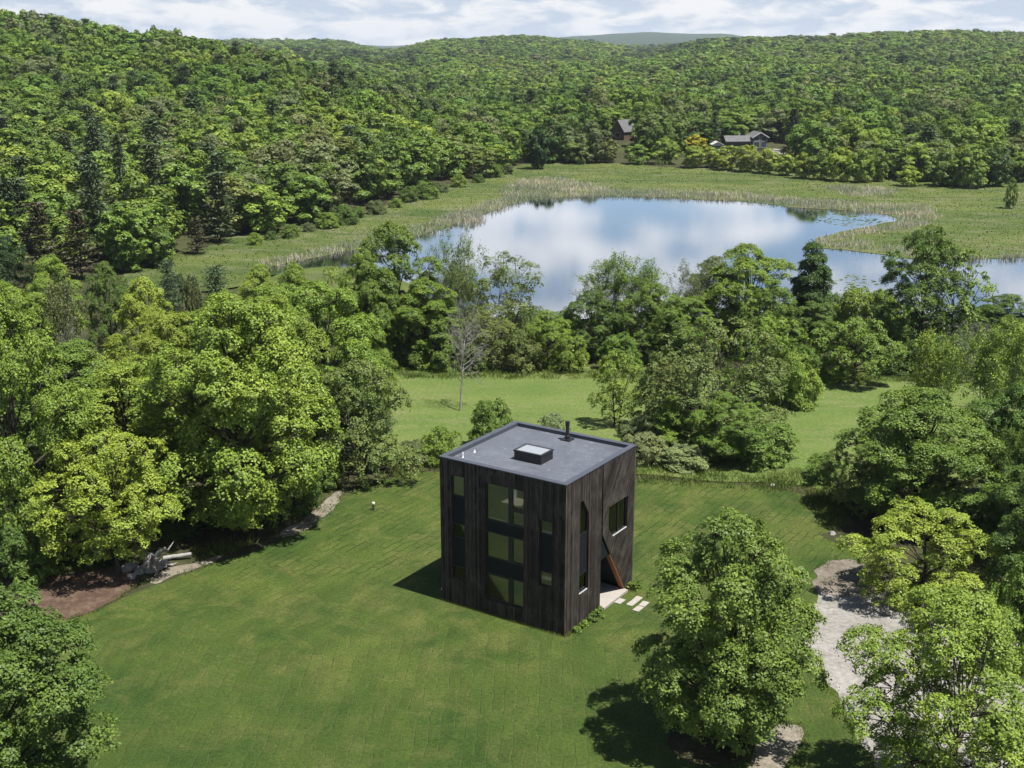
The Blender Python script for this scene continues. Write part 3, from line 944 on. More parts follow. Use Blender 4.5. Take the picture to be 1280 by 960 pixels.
pb = PB(right); pb.box(4.25, 4.5, 4.40, HH - 0.3, 0.12, 0.2); pb.build('shadow_gap', [M['frame']], house)


def window(mp, outline, panes, panels, parent=house, depth=0.13, sill=None):
    """frame in an opening with its panes and dark panels as children"""
    g = PB(mp)
    g.slab(outline, [p for p in panes + panels], depth - 0.05, depth + 0.05)
    fr_ = g.build('window', [M['frame']], parent)
    for p in panes:
        q = PB(mp); q.slab(p, [], depth, depth + 0.018); q.build('pane', [M['glass']], fr_)
    for p in panels:
        q = PB(mp); q.slab(p, [], depth - 0.03, depth + 0.06); q.build('spandrel_panel', [M['spandrel']], fr_)
    if sill:
        q = PB(mp); q.box(*sill, 0.01, depth - 0.06); q.build('sill', [M['sill']], fr_)


window(front, strip_l, [rect(0.92, 1.75, 7.25, 8.48), rect(0.92, 1.75, 4.55, 5.35), rect(0.92, 1.75, 1.77, 2.5)], [rect(0.90, 1.77, 5.40, 7.20), rect(0.90, 1.77, 2.55, 4.50)])
window(front, centre, [rect(3.45, 4.98, 6.22, 8.50), rect(5.30, 6.05, 7.32, 8.50), rect(5.30, 6.05, 6.28, 7.08), rect(3.45, 4.98, 3.78, 5.38), rect(5.30, 6.05, 3.85, 5.38), rect(3.45, 4.98, 1.05, 2.60), rect(5.30, 6.05, 1.05, 2.68)],
       [rect(3.43, 6.07, 5.45, 6.16), rect(3.43, 6.07, 2.74, 3.72)])
window(front, strip_r, [rect(7.27, 8.03, 6.20, 6.96), rect(7.27, 8.03, 2.94, 3.75)], [rect(7.25, 8.05, 3.80, 6.15)])
window(right, slot, [[(1.72, 5.80), (2.63, 5.80), (2.63, 6.88), (1.99, 7.86), (1.72, 7.86)], rect(1.72, 2.63, 2.10, 3.18)], [rect(1.70, 2.65, 3.22, 5.76)], sill=(1.67, 2.025, 2.68, 2.07))
window(right, kwin, [[(6.42, 6.41), (5.21, 6.41), (5.21, 5.12), (5.77, 4.39), (6.42, 4.39)], rect(6.52, 7.51, 4.39, 6.41)], [], sill=(5.77, 4.335, 7.56, 4.385))
for b_ in bwin:
    (a0, c0), (a1, _), (_, d1), _ = b_
    window(back, b_, [rect(a0 + .07, a1 - .07, c0 + .07, d1 - .07)], [])
window(leftm, rect(3.0, 5.2, 6.4, 8.3), [rect(3.07, 5.13, 6.47, 8.23)], [])
window(leftm, rect(3.0, 5.2, 3.6, 5.3), [rect(3.07, 5.13, 3.67, 5.23)], [])

# entry: triangular dark infill, recess with glazed door, cedar soffit, concrete floor
pb = PB(right); pb.slab([(4.26, 3.2), (5.46, 3.2), (4.44, 4.80), (4.41, 4.95), (4.26, 4.95)], [], 0.10, 0.20); pb.build('entry_panel', [M['spandrel']], house)
pb = PB(right)
pb.slab([(4.251, 0.15), (4.32, 0.15), (4.32, 3.19), (4.251, 3.19)], [], 0.10, 1.7)
pb.build('entry_side', [M['spandrel']], house)
pb = PB(right)
pb.slab([(5.42, 3.19), (7.40, 0.15), (7.49, 0.15), (5.50, 3.19)], [], 0.02, 0.34)
pb.build('soffit', [M['cedar']], house)
pb = PB(right); pb.slab([(5.60, 3.19), (7.58, 0.15), (7.64, 0.15), (5.66, 3.19)], [], 0.344, 1.7); pb.build('entry_slope', [M['spandrel']], house)
pb = PB(right); pb.slab([(4.33, 3.10), (5.41, 3.10), (5.36, 3.19), (4.33, 3.19)], [], 0.21, 1.69); pb.build('entry_ceiling', [M['cedar']], house)
pb = PB(right)
pb.slab([(4.2, 0.15), (7.6, 0.15), (7.6, 3.19), (4.2, 3.19)], [rect(4.55, 5.55, 0.22, 2.5)], 1.705, 1.80)
pb.build('entry_wall', [M['spandrel']], house)
pb = PB(right); pb.slab(rect(4.56, 5.54, 0.23, 2.49), [rect(4.66, 5.44, 0.35, 2.39)], 1.72, 1.78)
dr = pb.build('door', [M['frame']], house)
pb = PB(right); pb.slab(rect(4.66, 5.44, 0.35, 2.39), [], 1.74, 1.76); pb.build('pane', [M['glass']], dr)
pb = PB(right); pb.box(5.47, 1.15, 5.50, 1.3, 1.66, 1.72); pb.build('handle', [M['sill']], dr)
pb = PB(plan); pb.box(7.22, 4.30, HW + 0.28, 7.46, 0.004, 0.148); pb.build('porch_floor', [M['concrete']], house)
for zf_ in (0.05, 3.20, 6.05):
    pb = PB(plan)
    if zf_ < 1:
        pb.box(TW + .003, TW + .003, 7.19, HD - TW - .003, zf_, zf_ + 0.12)
    else:
        pb.box(TW + .003, TW + .003, HW - TW - .003, HD - TW - .003, zf_, zf_ + 0.24)
    pb.build('floor_slab', [M['oak']], house)
pb = PB(plan); pb.box(3.0, 3.3, 3.12, 8.2, 6.30, 9.1); pb.box(5.16, 4.6, 8.7, 4.72, 6.30, 9.1); pb.box(2.4, 5.2, 6.0, 5.3, 3.45, 6.04); pb.build('partition', [M['plaster']], house)

# roof: membrane, raised coping, skylight, flue, vents
PR = 0.34
sk = (3.75, 5.68, 2.58, 3.95)
pb = PB(plan); pb.slab(rect(PR, HW - PR, PR, HD - PR), [rect(sk[0] + .1, sk[1] - .1, sk[2] + .1, sk[3] - .1)], HH - 0.18, HH - 0.42, 1)
roof = pb.build('roof', [M['membrane'], M['plaster']], house)
pb = PB(plan); pb.slab(rect(-0.03, HW + 0.03, -0.03, HD + 0.03), [rect(PR + .001, HW - PR - .001, PR + .001, HD - PR - .001)], HH + 0.06, HH - 0.002)
pb.build('coping', [M['coping']], roof)
pb = PB(plan); pb.slab(rect(PR - .03, HW - PR + .03, PR - .03, HD - PR + .03), [rect(PR + .001, HW - PR - .001, PR + .001, HD - PR - .001)], HH - 0.004, HH - 0.30)
pb.build('parapet', [M['coping']], roof)
pb = PB(plan); pb.slab(rect(sk[0], sk[1], sk[2], sk[3]), [rect(sk[0] + .1, sk[1] - .1, sk[2] + .1, sk[3] - .1)], HH - 0.19, HH + 0.36)
pb.slab(rect(sk[0] - .05, sk[1] + .05, sk[2] - .05, sk[3] + .05), [rect(sk[0] + .09, sk[1] - .09, sk[2] + .09, sk[3] - .09)], HH + 0.362, HH + 0.44)
skl = pb.build('skylight', [M['pipe']], house)
m, t = new_mat('skylight_glass')
tr = t.n('ShaderNodeBsdfTransparent'); tr.inputs[0].default_value = (0.85, 0.88, 0.88, 1)
df = t.n('ShaderNodeBsdfPrincipled'); df.inputs['Base Color'].default_value = (0.36, 0.38, 0.40, 1); df.inputs['Roughness'].default_value = 0.08
mx = t.n('ShaderNodeMixShader'); mx.inputs[0].default_value = 0.6
t.l(tr.outputs[0], mx.inputs[1]); t.l(df.outputs[0], mx.inputs[2])
t.l(mx.outputs[0], t.n('ShaderNodeOutputMaterial').inputs['Surface'])
pb = PB(plan); pb.box(sk[0] + .09, sk[2] + .09, sk[1] - .09, sk[3] - .09, HH + 0.39, HH + 0.42); pb.build('pane', [m], skl)


def lathe(name, prof, mat, parent, loc, sides=20):
    """turned shape from (radius, height) pairs"""
    V_, F_ = [], []
    for r_, z_ in prof:
        V_ += [(r_ * math.cos(2 * math.pi * i / sides), r_ * math.sin(2 * math.pi * i / sides), z_) for i in range(sides)]
    for j in range(len(prof) - 1):
        F_ += [(j * sides + i, j * sides + (i + 1) % sides, (j + 1) * sides + (i + 1) % sides, (j + 1) * sides + i) for i in range(sides)]
    F_.append(tuple(range((len(prof) - 1) * sides, len(prof) * sides)))
    me = bpy.data.meshes.new(name); me.from_pydata(V_, [], F_)
    me.materials.append(mat)
    me.update()
    return link(name, me, parent, loc)


zr = HH - 0.18
fl_ = lathe('flue', [(0.16, 0.08), (0.16, 0.30), (0.115, 0.32), (0.115, 1.02), (0.15, 1.03), (0.15, 1.09), (0.12, 1.10), (0.12, 1.16), (0.165, 1.17), (0.165, 1.24), (0.02, 1.28)], M['pipe'], house, (4.55, 7.55, zr))
pb = PB(plan); pb.box(-0.33, -0.33, 0.33, 0.33, 0.0, 0.085); pb.build('flashing', [M['pipe']], fl_)
lathe('vent_pipe', [(0.07, 0.0), (0.045, 0.04), (0.045, 0.32), (0.035, 0.32), (0.035, 0.26)], M['white'], house, (0.92, 1.15, zr), 12)
lathe('vent_pipe', [(0.08, 0.0), (0.05, 0.03), (0.05, 0.13), (0.04, 0.13), (0.04, 0.08)], M['white'], house, (0.95, 2.35, zr), 12)
vb = PB(front); vb.box(2.38, 5.78, 2.54, 5.92, -0.07, -0.002); vb.build('wall_vent', [M['pipe']], house)
pb = PB(front); pb.box(-0.06, 0.62, -0.004, 0.74, 0.03, 0.11); pb.build('wall_tap', [M['white']], house)

# stepping stones in front of the porch
LBL = ['pale stepping stone touching the porch floor of the black house', 'pale stepping stone by the porch, on the side of the slot window', 'pale stepping stone third from the porch, just before the grass gap',
       'pale stepping stone beyond the grass gap, on the side of the slanted wall panel', 'pale stepping stone beyond the grass gap, nearer to the house front',
       'pale stepping stone farthest along the path from the porch', 'pale stepping stone beyond the grass gap, nearest the round tree']
for i, (x, y) in enumerate([(6.50, 69.22), (6.12, 68.62), (6.78, 68.74), (7.90, 69.05), (7.50, 68.45), (8.25, 68.36), (7.82, 67.70)]):
    pb = PB(plan); pb.box(-0.36, -0.21, 0.36, 0.21, -0.02, 0.035)
    o = pb.build('stepping_stone', [M['concrete']], None, label=LBL[i], category='stepping stone', group='stepping stones to the porch')
    o.location = (x, y, 0.01); o.rotation_euler = (0, 0, HROT + math.pi / 2 + 0.05 * math.sin(i * 3))

# ------------------------------------------------------------------ trees by hand
# wood on the near left, from the lawn edge back to the marsh
T = plant
T('full1', 'tall full deep-crowned tree at the lawn edge whose two trunks stand in the shade', 308, 80, 372, 205, 'lime')
T('young1', 'yellow-green low-branched tree overhanging the stump and mulch bed', 150, 73, 540, 165, 'yellow', rz=2.0)
T('maple4', 'tall broad tree behind the mulch bed at the edge of the picture', 30, 76, 372, 190, 'lime')
T('oval0', 'yellowish tree squeezed between the two tall lawn-edge trees', 178, 84, 455, 150, 'lime')
T('haw1', 'bushy olive tree ending the lawn-edge wood beside the meadow', 452, 92, 452, 150, 'olive')
T('maple2', 'bright round tree just behind the bushy olive tree', 402, 101, 355, 150, 'lime')
T('maple5', 'green tree filling the gap behind the tall two-trunked tree', 352, 96, 372, 130, 'lime')
T('oval1', 'green tree rising over the mulch bed behind the overhanging one', 108, 88, 430, 150, 'green')
T('maple3', 'dark-green crown at the very edge of the picture above the corner tree', -45, 88, 400, 170, 'mid')
T('birch0', 'thin pale-stemmed tree with sparse dull leaves standing up from the lime crowns', 108, 101, 352, 75, 'grey', rz=1.0)
T('dead1', 'bare grey twin stems showing among the lime crowns', 106, 97, 400, 46, 'grey')
T('maple4', 'bright lime crown beside the sparse pale-stemmed tree', 190, 112, 348, 105, 'yellow')
T('oval0', 'slim lime tree on the mulch-bed side of the sparse pale-stemmed tree', 62, 107, 366, 90, 'lime')
T('maple5', 'broad lime crown on the marsh side of the sparse pale-stemmed tree', 222, 104, 392, 110, 'yellow')
T('open0', 'small lime tree in front of the sparse pale-stemmed tree', 150, 98, 442, 100, 'yellow')
T('oval1', 'green tree between the sparse pale-stemmed tree and the picture edge', 20, 112, 352, 90, 'lime')
T('maple0', 'full green crown behind the tall two-trunked tree', 290, 106, 365, 120, 'lime')
T('shrub2', 'dark round bush between the lime crowns and the marsh', 222, 150, 342, 46, 'pine', name='shrub', cat='bush')
T('pine1', 'dull dark pine beside the marsh strip, slimmer of two', 216, 140, 325, 44, 'pine', name='pine_tree')
T('pine1', 'dull dark pine beside the marsh strip, bushier of two', 275, 132, 333, 64, 'pine', name='pine_tree')
T('shrub0', 'dusty pale bush between the two dull dark pines', 248, 136, 345, 42, 'grey', name='shrub', cat='bush')
T('maple3', 'deep-green rounded tree under the dark pines at the hill foot', 140, 132, 328, 62, 'mid')
T('oval0', 'lime tree beneath the brownish conifers', 72, 140, 322, 66, 'lime')
T('maple1', 'dark-green tree below the hillside pines at the picture edge', 18, 150, 296, 80, 'dark')
T('pine0', 'dark pine rising at the picture edge below the hill', -8, 142, 300, 60, 'pine', name='pine_tree')
T('oval1', 'pale lime tree in front of the dark inlet of the pond', 330, 128, 332, 62, 'lime')
T('maple2', 'lime tree with its crown against the dark inlet', 372, 130, 330, 66, 'lime')
T('open0', 'light-green open tree beside the tall pondside tree', 424, 132, 332, 74, 'lime')
T('oval0', 'green tree behind the bright round one, toward the meadow', 345, 114, 358, 90, 'lime')
T('maple0', 'bright tree over the bushy olive tree, next to the meadow', 455, 110, 395, 84, 'lime')
T('shrub1', 'yellow-green bush behind the overhanging yellow-green tree', 96, 76, 590, 80, 'lime', name='shrub', cat='bush')
T('shrub2', 'dark bush in the shade beside the stump', 236, 80, 640, 70, 'deep', name='shrub', cat='bush')
T('shrub0', 'leafy bush under the trees by the pale dirt edge', 372, 84, 588, 74, 'green', name='shrub', cat='bush')
T('shrub1', 'light bush in the shade between the two trunks and the lawn corner', 400, 89, 560, 60, 'mid', name='shrub', cat='bush')
T('maple1', 'shaded tree deep in the wood between the two tall lawn-edge trees', 235, 92, 440, 120, 'green')
T('maple3', 'shaded tree deep in the wood behind the lawn corner', 420, 97, 470, 110, 'mid')
T('shrub2', 'low bush behind the mulch bed at the picture edge', 38, 72, 650, 80, 'mid', name='shrub', cat='bush')
T('dead1', 'leaning bare dead stems at the lawn corner of the wood', 405, 91, 560, 40, 'grey', rz=0.7, lean=0.35)

# belt of trees between the meadow and the pond
T('maple2', 'tall dense tree standing against the dark inlet at the start of the meadow', 492, 139, 280, 108, 'green')
T('maple0', 'deep-green tree under the tall dense tree at the meadow corner', 462, 134, 318, 80, 'green')
T('oval1', 'lower green tree hiding the foot of the tall dense tree', 530, 136, 350, 84, 'green')
T('airy0', 'thin see-through tree with the pond showing between its twigs', 568, 146, 284, 72, 'green', rz=0.4)
T('airy1', 'faint grey-green open tree right behind the dead meadow tree', 566, 140, 330, 70, 'olive')
T('dead0', 'bare grey dead tree standing alone in the meadow', 575, 113, 372, 92, 'grey', name='dead_tree', rz=1.3)
T('willow0', 'tall willow-like tree with grey branches beside the open water', 632, 143, 316, 100, 'olive')
T('willow0', 'lower willow-like tree at the meadow edge under the tall one', 608, 135, 380, 84, 'olive', rz=3.0)
T('shrub0', 'bushy tree at the meadow edge below the willow-like trees', 648, 133, 412, 62, 'olive', name='shrub', cat='bush')
T('maple3', 'vivid green rounded tree between the willow and the dark round tree', 684, 135, 388, 66, 'lime')
T('maple1', 'dark green dense round tree at the meadow edge', 738, 140, 365, 78, 'mid')
T('airy1', 'tall see-through tree with three leaning stems above the dark round tree', 762, 148, 318, 98, 'green')
T('airy0', 'thin leaning tree with bare upper twigs against the water', 800, 146, 330, 70, 'green', rz=2.2)
T('shrub1', 'vivid low bush between the vivid tree and the dark round tree', 712, 133, 420, 48, 'lime', name='shrub', cat='bush')
T('maple2', 'vivid green dense tree on the house side of the see-through tree', 818, 138, 355, 84, 'green')
T('oval0', 'green tree beside the vivid dense one, further along the belt', 852, 140, 372, 76, 'green')
T('airy0', 'greyish half-bare tree beside the large pale-green tree', 872, 146, 326, 66, 'grey', rz=4.0)
T('maple0', 'large pale-green tree rising highest against the blue water', 930, 146, 306, 112, 'lime')
T('oval1', 'grey-green tree at the shoulder of the large pale-green tree', 890, 150, 322, 72, 'grey')
T('maple1', 'bright tree tucked below the large pale-green tree', 962, 140, 350, 70, 'green')
T('column0', 'dark narrow upright tree next to the large pale-green tree', 1010, 148, 304, 54, 'deep')
T('shrub2', 'yellow-green wide bush between the narrow tree and the great dark tree', 1066, 148, 360, 84, 'lime', name='shrub', cat='bush')
T('shrub0', 'low yellow-green bush by the lily pads', 1104, 152, 362, 66, 'lime', name='shrub', cat='bush')
T('oval0', 'dark-green tree at the foot of the narrow upright tree', 1014, 138, 378, 60, 'mid')
T('apple0', 'spreading old orchard tree with a dark trunk and round shadow on the meadow', 1066, 125.5, 398, 104, 'green', name='apple_tree')
T('shrub1', 'small bush beside the spreading orchard tree', 1032, 128, 448, 44, 'green', name='shrub', cat='bush')
T('maple3', 'great dark tree with gaps of water showing in its crown', 1150, 142, 284, 112, 'mid', rz=1.0)
T('open0', 'great dark tree\'s broad neighbour, sloping down toward the pond', 1192, 142, 312, 104, 'green')
T('oval1', 'dark tree falling away to the picture edge beside the great dark tree', 1256, 146, 368, 70, 'mid')
T('shrub2', 'olive bush in front of the great dark tree', 1150, 131, 425, 80, 'mid', name='shrub', cat='bush')
T('shrub0', 'shaded bush under the great dark tree, at the meadow edge', 1116, 132, 440, 60, 'deep', name='shrub', cat='bush')
T('dead1', 'bare pale dead tree beneath the great dark tree', 1210, 126, 395, 84, 'grey', name='dead_tree')
T('shrub1', 'yellowish bush at the picture edge under the sloping dark trees', 1268, 126, 402, 80, 'lime', name='shrub', cat='bush')

for (px, D, top, wp, key, tn, lb) in [
        (548, 150, 372, 60, 'shrub0', 'mid', 'waterside bush between the tall dense tree and the dead meadow tree'), (592, 152, 384, 60, 'shrub1', 'green', 'waterside bush behind the dead meadow tree'),
        (660, 152, 384, 60, 'shrub2', 'mid', 'waterside bush behind the willow-like trees'), (706, 152, 388, 54, 'shrub0', 'green', 'waterside bush before the open water gap'),
        (770, 153, 378, 64, 'shrub1', 'mid', 'waterside bush under the see-through tree'), (836, 153, 380, 66, 'shrub2', 'green', 'waterside bush under the thin leaning tree'),
        (900, 155, 384, 60, 'shrub0', 'mid', 'waterside bush behind the large pale-green tree'), (980, 155, 380, 60, 'shrub1', 'green', 'waterside bush beside the narrow upright tree'),
        (1040, 157, 366, 60, 'shrub2', 'mid', 'waterside bush facing the lily pads'), (1120, 155, 378, 70, 'shrub0', 'mid', 'waterside bush behind the great dark tree'),
        (1230, 155, 384, 80, 'shrub1', 'mid', 'waterside bush behind the sloping dark trees'), (560, 134, 420, 62, 'shrub2', 'green', 'leafy bush at the meadow edge just behind the dead tree'),
        (590, 134, 414, 56, 'shrub0', 'mid', 'shaded bush at the meadow edge beside the dead tree'), (776, 134, 418, 56, 'shrub1', 'green', 'rounded bush at the meadow edge past the dark round tree'),
        (520, 136, 420, 60, 'shrub1', 'mid', 'shaded bush under the tall dense tree at the meadow edge'), (870, 136, 410, 60, 'shrub0', 'green', 'bush behind the hawthorn-like tree at the meadow edge'),
        (1180, 134, 420, 70, 'shrub2', 'mid', 'bush behind the bare pale dead tree'), (1006, 134, 432, 48, 'shrub0', 'green', 'low bush between the dome-shaped tree and the orchard tree')]:
    T(key, lb, px, D, top, wp, tn, name='shrub', cat='bush', group='bushes of the pond belt')
for i, px in enumerate([318, 338, 362, 384, 408, 430, 447, 470, 494, 512, 530, 552, 574, 598, 616, 634]):
    Dm = float(np.interp(px, [200, 330, 410, 480, 560, 640], [211, 240, 259, 286, 327, 372])) + 2.0 * math.sin(i * 2.3)
    _, yb = 0, 480 - F_PX * ((Dm * SP + (-5 - CAM_H) * CP) / (Dm * CP - (-5 - CAM_H) * SP))
    hh = [15, 11, 17, 12, 20, 24, 14, 17, 12, 19, 22, 13, 16, 11, 17, 13][i]
    o = T('shrub%d' % (i % 3), ['bright', 'dull green', 'fresh green', 'grey-green'][i % 4] + ' low bush on the western marsh edge, number ' + ['one', 'two', 'three', 'four', 'five', 'six', 'seven', 'eight', 'nine', 'ten', 'eleven', 'twelve', 'thirteen', 'fourteen', 'fifteen', 'sixteen'][i] + ' along from the dark inlet',
          px, Dm, yb - hh, hh * 1.5, ['lime', 'mid', 'green', 'grey'][i % 4], name='shrub', cat='bush', group='bushes along the western marsh edge')

# trees and bushes in the meadow behind the house
T('apple1', 'small orchard tree with a dark forked trunk alone on the meadow', 770, 107, 440, 64, 'lime', name='apple_tree')
T('haw0', 'broad olive hawthorn-like tree in the middle of the meadow', 888, 101, 398, 176, 'olive')
T('haw1', 'olive tree on the house side of the broad hawthorn-like tree', 832, 104, 452, 92, 'olive')
T('haw1', 'dome-shaped bright yellow-green tree touching the meadow', 962, 116, 396, 108, 'lime', rz=1.1)
T('shrub1', 'lowest yellow-green bush leaning out of the dome-shaped tree', 985, 115, 438, 66, 'lime', name='shrub', cat='bush')
T('maple1', 'bright large-leaved low tree in front of the hawthorn-like tree', 905, 95, 492, 92, 'green')
T('shrub2', 'bright large-leaved bush with a dark hollow beneath', 955, 94.5, 530, 84, 'green', name='shrub', cat='bush')
T('column0', 'vine-draped bright stem beside the pale bushes', 838, 97, 498, 44, 'lime')
T('shrub0', 'pale silvery bush close behind the house corner', 808, 95, 540, 62, 'pale', name='shrub', cat='bush')
T('shrub1', 'pale silvery bush with dark centre at the lawn edge', 850, 94, 556, 66, 'pale', name='shrub', cat='bush')
T('shrub2', 'pale bush peeping out beside the house corner roof', 800, 99, 520, 50, 'grey', name='shrub', cat='bush')
T('shrub1', 'round dark-green bush behind the roof, beside the meadow', 613, 99, 500, 58, 'green', rz=1, name='shrub', cat='bush')
T('shrub0', 'light bush at the lawn edge beside the roof corner', 552, 95, 534, 52, 'lime', name='shrub', cat='bush')
T('shrub2', 'pale grass-like bush showing over the back of the roof', 690, 101, 516, 44, 'pale', name='shrub', cat='bush')
T('shrub2', 'dusty bush between the wood and the roof corner', 522, 95, 552, 50, 'grey', name='shrub', cat='bush')

# right-hand trees
T('full0', 'wide dark bushy tree shading the end of the lawn', 1142, 82, 488, 172, 'green')
T('haw0', 'bushy tree on the lawn side of the wide dark one', 1072, 84, 556, 96, 'olive')
T('shrub0', 'small light bush where the lawn meets the meadow', 1030, 90, 566, 56, 'green', name='shrub', cat='bush')
T('young0', 'yellow-green young tree hanging over the gravel drive', 1150, 69, 636, 172, 'yellow')
T('birch0', 'slim young tree with sparse leaves and a grey stem', 1178, 99, 418, 88, 'lime')
T('birch1', 'tall sparse pale-stemmed tree beside the wide dark bushy tree', 1226, 92, 408, 96, 'lime')
T('maple0', 'dark tree with pale birch stems in its shade', 1262, 84, 476, 120, 'mid')
T('birch1', 'leaning pale birch stem before the dark shade', 1246, 80, 535, 60, 'green', rz=0.5)
T('oval1', 'dark low tree at the picture edge by the drive', 1285, 74, 556, 120, 'mid')
T('maple3', 'lime tree at the picture edge behind the sparse trees', 1282, 104, 420, 90, 'lime')
T('maple1', 'dark tree closing the picture edge beyond the drive', 1300, 66, 590, 150, 'mid')
T('shrub0', 'leafy bush at the picture edge beside the drive', 1272, 61, 700, 90, 'green', name='shrub', cat='bush')
T('shrub1', 'small dark bush behind the yellow-green young tree', 1215, 78, 620, 70, 'deep', name='shrub', cat='bush')
T('shrub2', 'light bush at the picture edge above the drive', 1268, 92, 520, 80, 'mid', name='shrub', cat='bush')

# nearest trees
T('full1', 'round full tree standing on the lawn between house and drive', 901, 53, 646, 204, (0.104, 0.160, 0.029), rz=2.6)
T('open1', 'large open-branched tree covering the near end of the drive', 1180, 47.5, 744, 256, 'lime', rz=0.6)
T('full0', 'glossy dark-leaved tree in the near corner of the lawn', 10, 47, 738, 244, 'mid', rz=0.4)

# ------------------------------------------------------------------ woods: one by one where they show largest, the rest one forest
FOOT_PX = [-500, 0, 130, 200, 330, 410, 480, 560, 640, 700, 850, 1000, 1150, 1300, 1800]
FOOT_D = [172, 196, 206, 216, 246, 266, 293, 334, 379, 405, 408, 375, 352, 350, 340]


def px_of(x, y, z):
    d = y * CP - (z - CAM_H) * SP
    u_ = y * SP + (z - CAM_H) * CP
    return 640 + F_PX * x / d, 480 - F_PX * u_ / d


rng = np.random.default_rng(77)
for i in range(5):
    w_, l_ = broadleaf(300 + i, 12.5, 5.0 if i < 4 else 4.0, 0.1, ['round', 'round', 'oval', 'spread', 'oval'][i], 26, (0.24, 0.40), 24, 20, 0.46, 0.62, jag=0.2, limbs=False, sides=5, njit=0.22, axo=0.95)
    PROTO['mid%d' % i] = (w_, l_)
for i in range(2):
    PROTO['midpine%d' % i] = pine(320 + i, 17.0, 4.0, 1.25, 6, 4, 9, 1.0, 0.12, 0.85, 0.1, 0.45, 0.3, 4, 0.6)
PROTO['midspruce'] = pine(324, 17.0, 3.8, 1.0, 7, 4, 9, 1.0, 0.04, 1.0, -0.1, 0.2, 0.3, 4, 0.5)
PROTO['midbare'] = skeleton(326, 11.0, 0.15, 0.3, 14, 0.5, 2, 0.5, 1, 2)
for i in range(4):
    PROTO['far%d' % i] = broadleaf(340 + i, 12.5, 5.2, 0.1, ['round', 'oval', 'round', 'spread'][i], 16, (0.28, 0.44), 12, 12, 0.85, 0.85, jag=0.2, limbs=False, sides=3, njit=0.18, axo=1.0)
PROTO['farpine'] = pine(350, 16.0, 4.0, 1.7, 5, 3, 6, 1.7, 0.1, 0.9, 0.05, 0.35, 0.35, 3, 0.7)


def joined(key, leaf):
    (wv, wf_), (lv, lf) = PROTO[key]
    V_ = np.concatenate([wv, lv]); F_ = np.concatenate([wf_, lf + len(wv)])
    return mesh_np(key, V_, F_, [M['bark'], leaf], np.r_[np.zeros(len(wf_), int), np.ones(len(lf), int)])


cand = []
D = 190.0
while D < 3600:
    s = 10.2 if D < 700 else 10.2 * (D / 700) ** 0.7
    half = 0.52 * D + 40
    xs = np.arange(-half, half, s)
    x = xs + rng.uniform(-0.38, 0.38, len(xs)) * s
    y = D + rng.uniform(-0.38, 0.38, len(xs)) * s
    z = terrain(x, y)
    px, _ = px_of(x, y, z)
    foot = np.interp(px, FOOT_PX, FOOT_D)
    ok = (y > foot - 2)
    ok &= ~((px > 880) & (px < 1004) & (y < 470))                      # the far house plot
    ok &= ~((px > 846) & (px < 892) & (y < 440))                       # round the golden tree
    ok &= ~((px > 744) & (px < 804) & (y < 482))                       # the cabin
    ok &= ~((px > 642) & (px < 704) & (y < 396))                       # the lone round tree
    ok &= ~((px > 556) & (px < 578) & (y > 1380) & (y < 1520))
    for a in zip(x[ok], y[ok], z[ok], px[ok], (y - foot)[ok], np.full(ok.sum(), s)):
        cand.append(a)
    D += s * 0.92
cand = np.array(cand)
nz = 0.55 * np.sin(cand[:, 0] / 130 + 1.1) * np.sin(cand[:, 1] / 150 + 0.4) + 0.8 * np.sin(cand[:, 0] / 37 + 1.3 * np.sin(cand[:, 1] / 53)) * np.sin(cand[:, 1] / 44 + 2) + rng.normal(0, 0.6, len(cand))
pine_shade_zone = ((cand[:, 3] < 360) & (cand[:, 1] < 330)) * 0.14 + ((cand[:, 3] > 300) & (cand[:, 3] < 520) & (cand[:, 1] > 1300) & (cand[:, 1] < 2100)) * 0.5 + ((cand[:, 3] > 780) & (cand[:, 3] < 1020) & (cand[:, 1] > 1650)) * 0.35 + 0.05  # last zone: extra dark pines stand in for a cloud's shadow on the ridge
isp = rng.uniform(0, 1, len(cand)) < pine_shade_zone
TN = ['lime', 'green', 'mid', 'deep', 'olive', 'grey']


def pick_tint(v, r):
    if r < 0.10:
        return 'grey'
    if r < 0.20:
        return 'olive'
    return 'lime' if v > 0.9 else 'green' if v > -0.15 else 'mid' if v > -1.0 else 'deep'


order = np.argsort(cand[:, 1])
vis = [i for i in order if -45 < cand[i, 3] < 1325]
N_SOLO = 190
solo = set(vis[:N_SOLO])

MESH_SOLO = {k: joined(k, M['needle'] if 'pine' in k or 'spruce' in k else M['leaf']) for k in ('mid0', 'mid1', 'mid2', 'mid3', 'mid4', 'midpine0', 'midpine1', 'midspruce', 'midbare')}
HT = {k: float(np.percentile(np.concatenate([PROTO[k][0][0], PROTO[k][1][0]])[:, 2], 99.7)) for k in MESH_SOLO}
ADJ = {'lime': 'bright lime', 'green': 'fresh green', 'mid': 'mid green', 'deep': 'deep green', 'olive': 'olive green', 'grey': 'grey-green', 'pine': 'dark', 'brown': 'brownish', 'spruce': 'blackish', 'gold': 'golden', 'yellow': 'yellow-green', 'dark': 'dark green', 'pale': 'pale'}


def lone(key, name, cat, x, y, h, wid, tint, label, group):
    """a far tree as one object"""
    o = link(name, MESH_SOLO[key], None, (x, y, tz(x, y) - 0.1), label=label, category=cat)
    if group:
        o['group'] = group
    o.rotation_euler = (0, 0, rng.uniform(0, 6.28))
    o.scale = (wid / 10.0, wid / 10.0, h / HT[key])
    c_ = TINT[tint]; k = rng.uniform(1.0, 1.26)
    o.color = (c_[0] * k * rng.uniform(0.98, 1.12), c_[1] * k, c_[2] * k, 1)
    return o


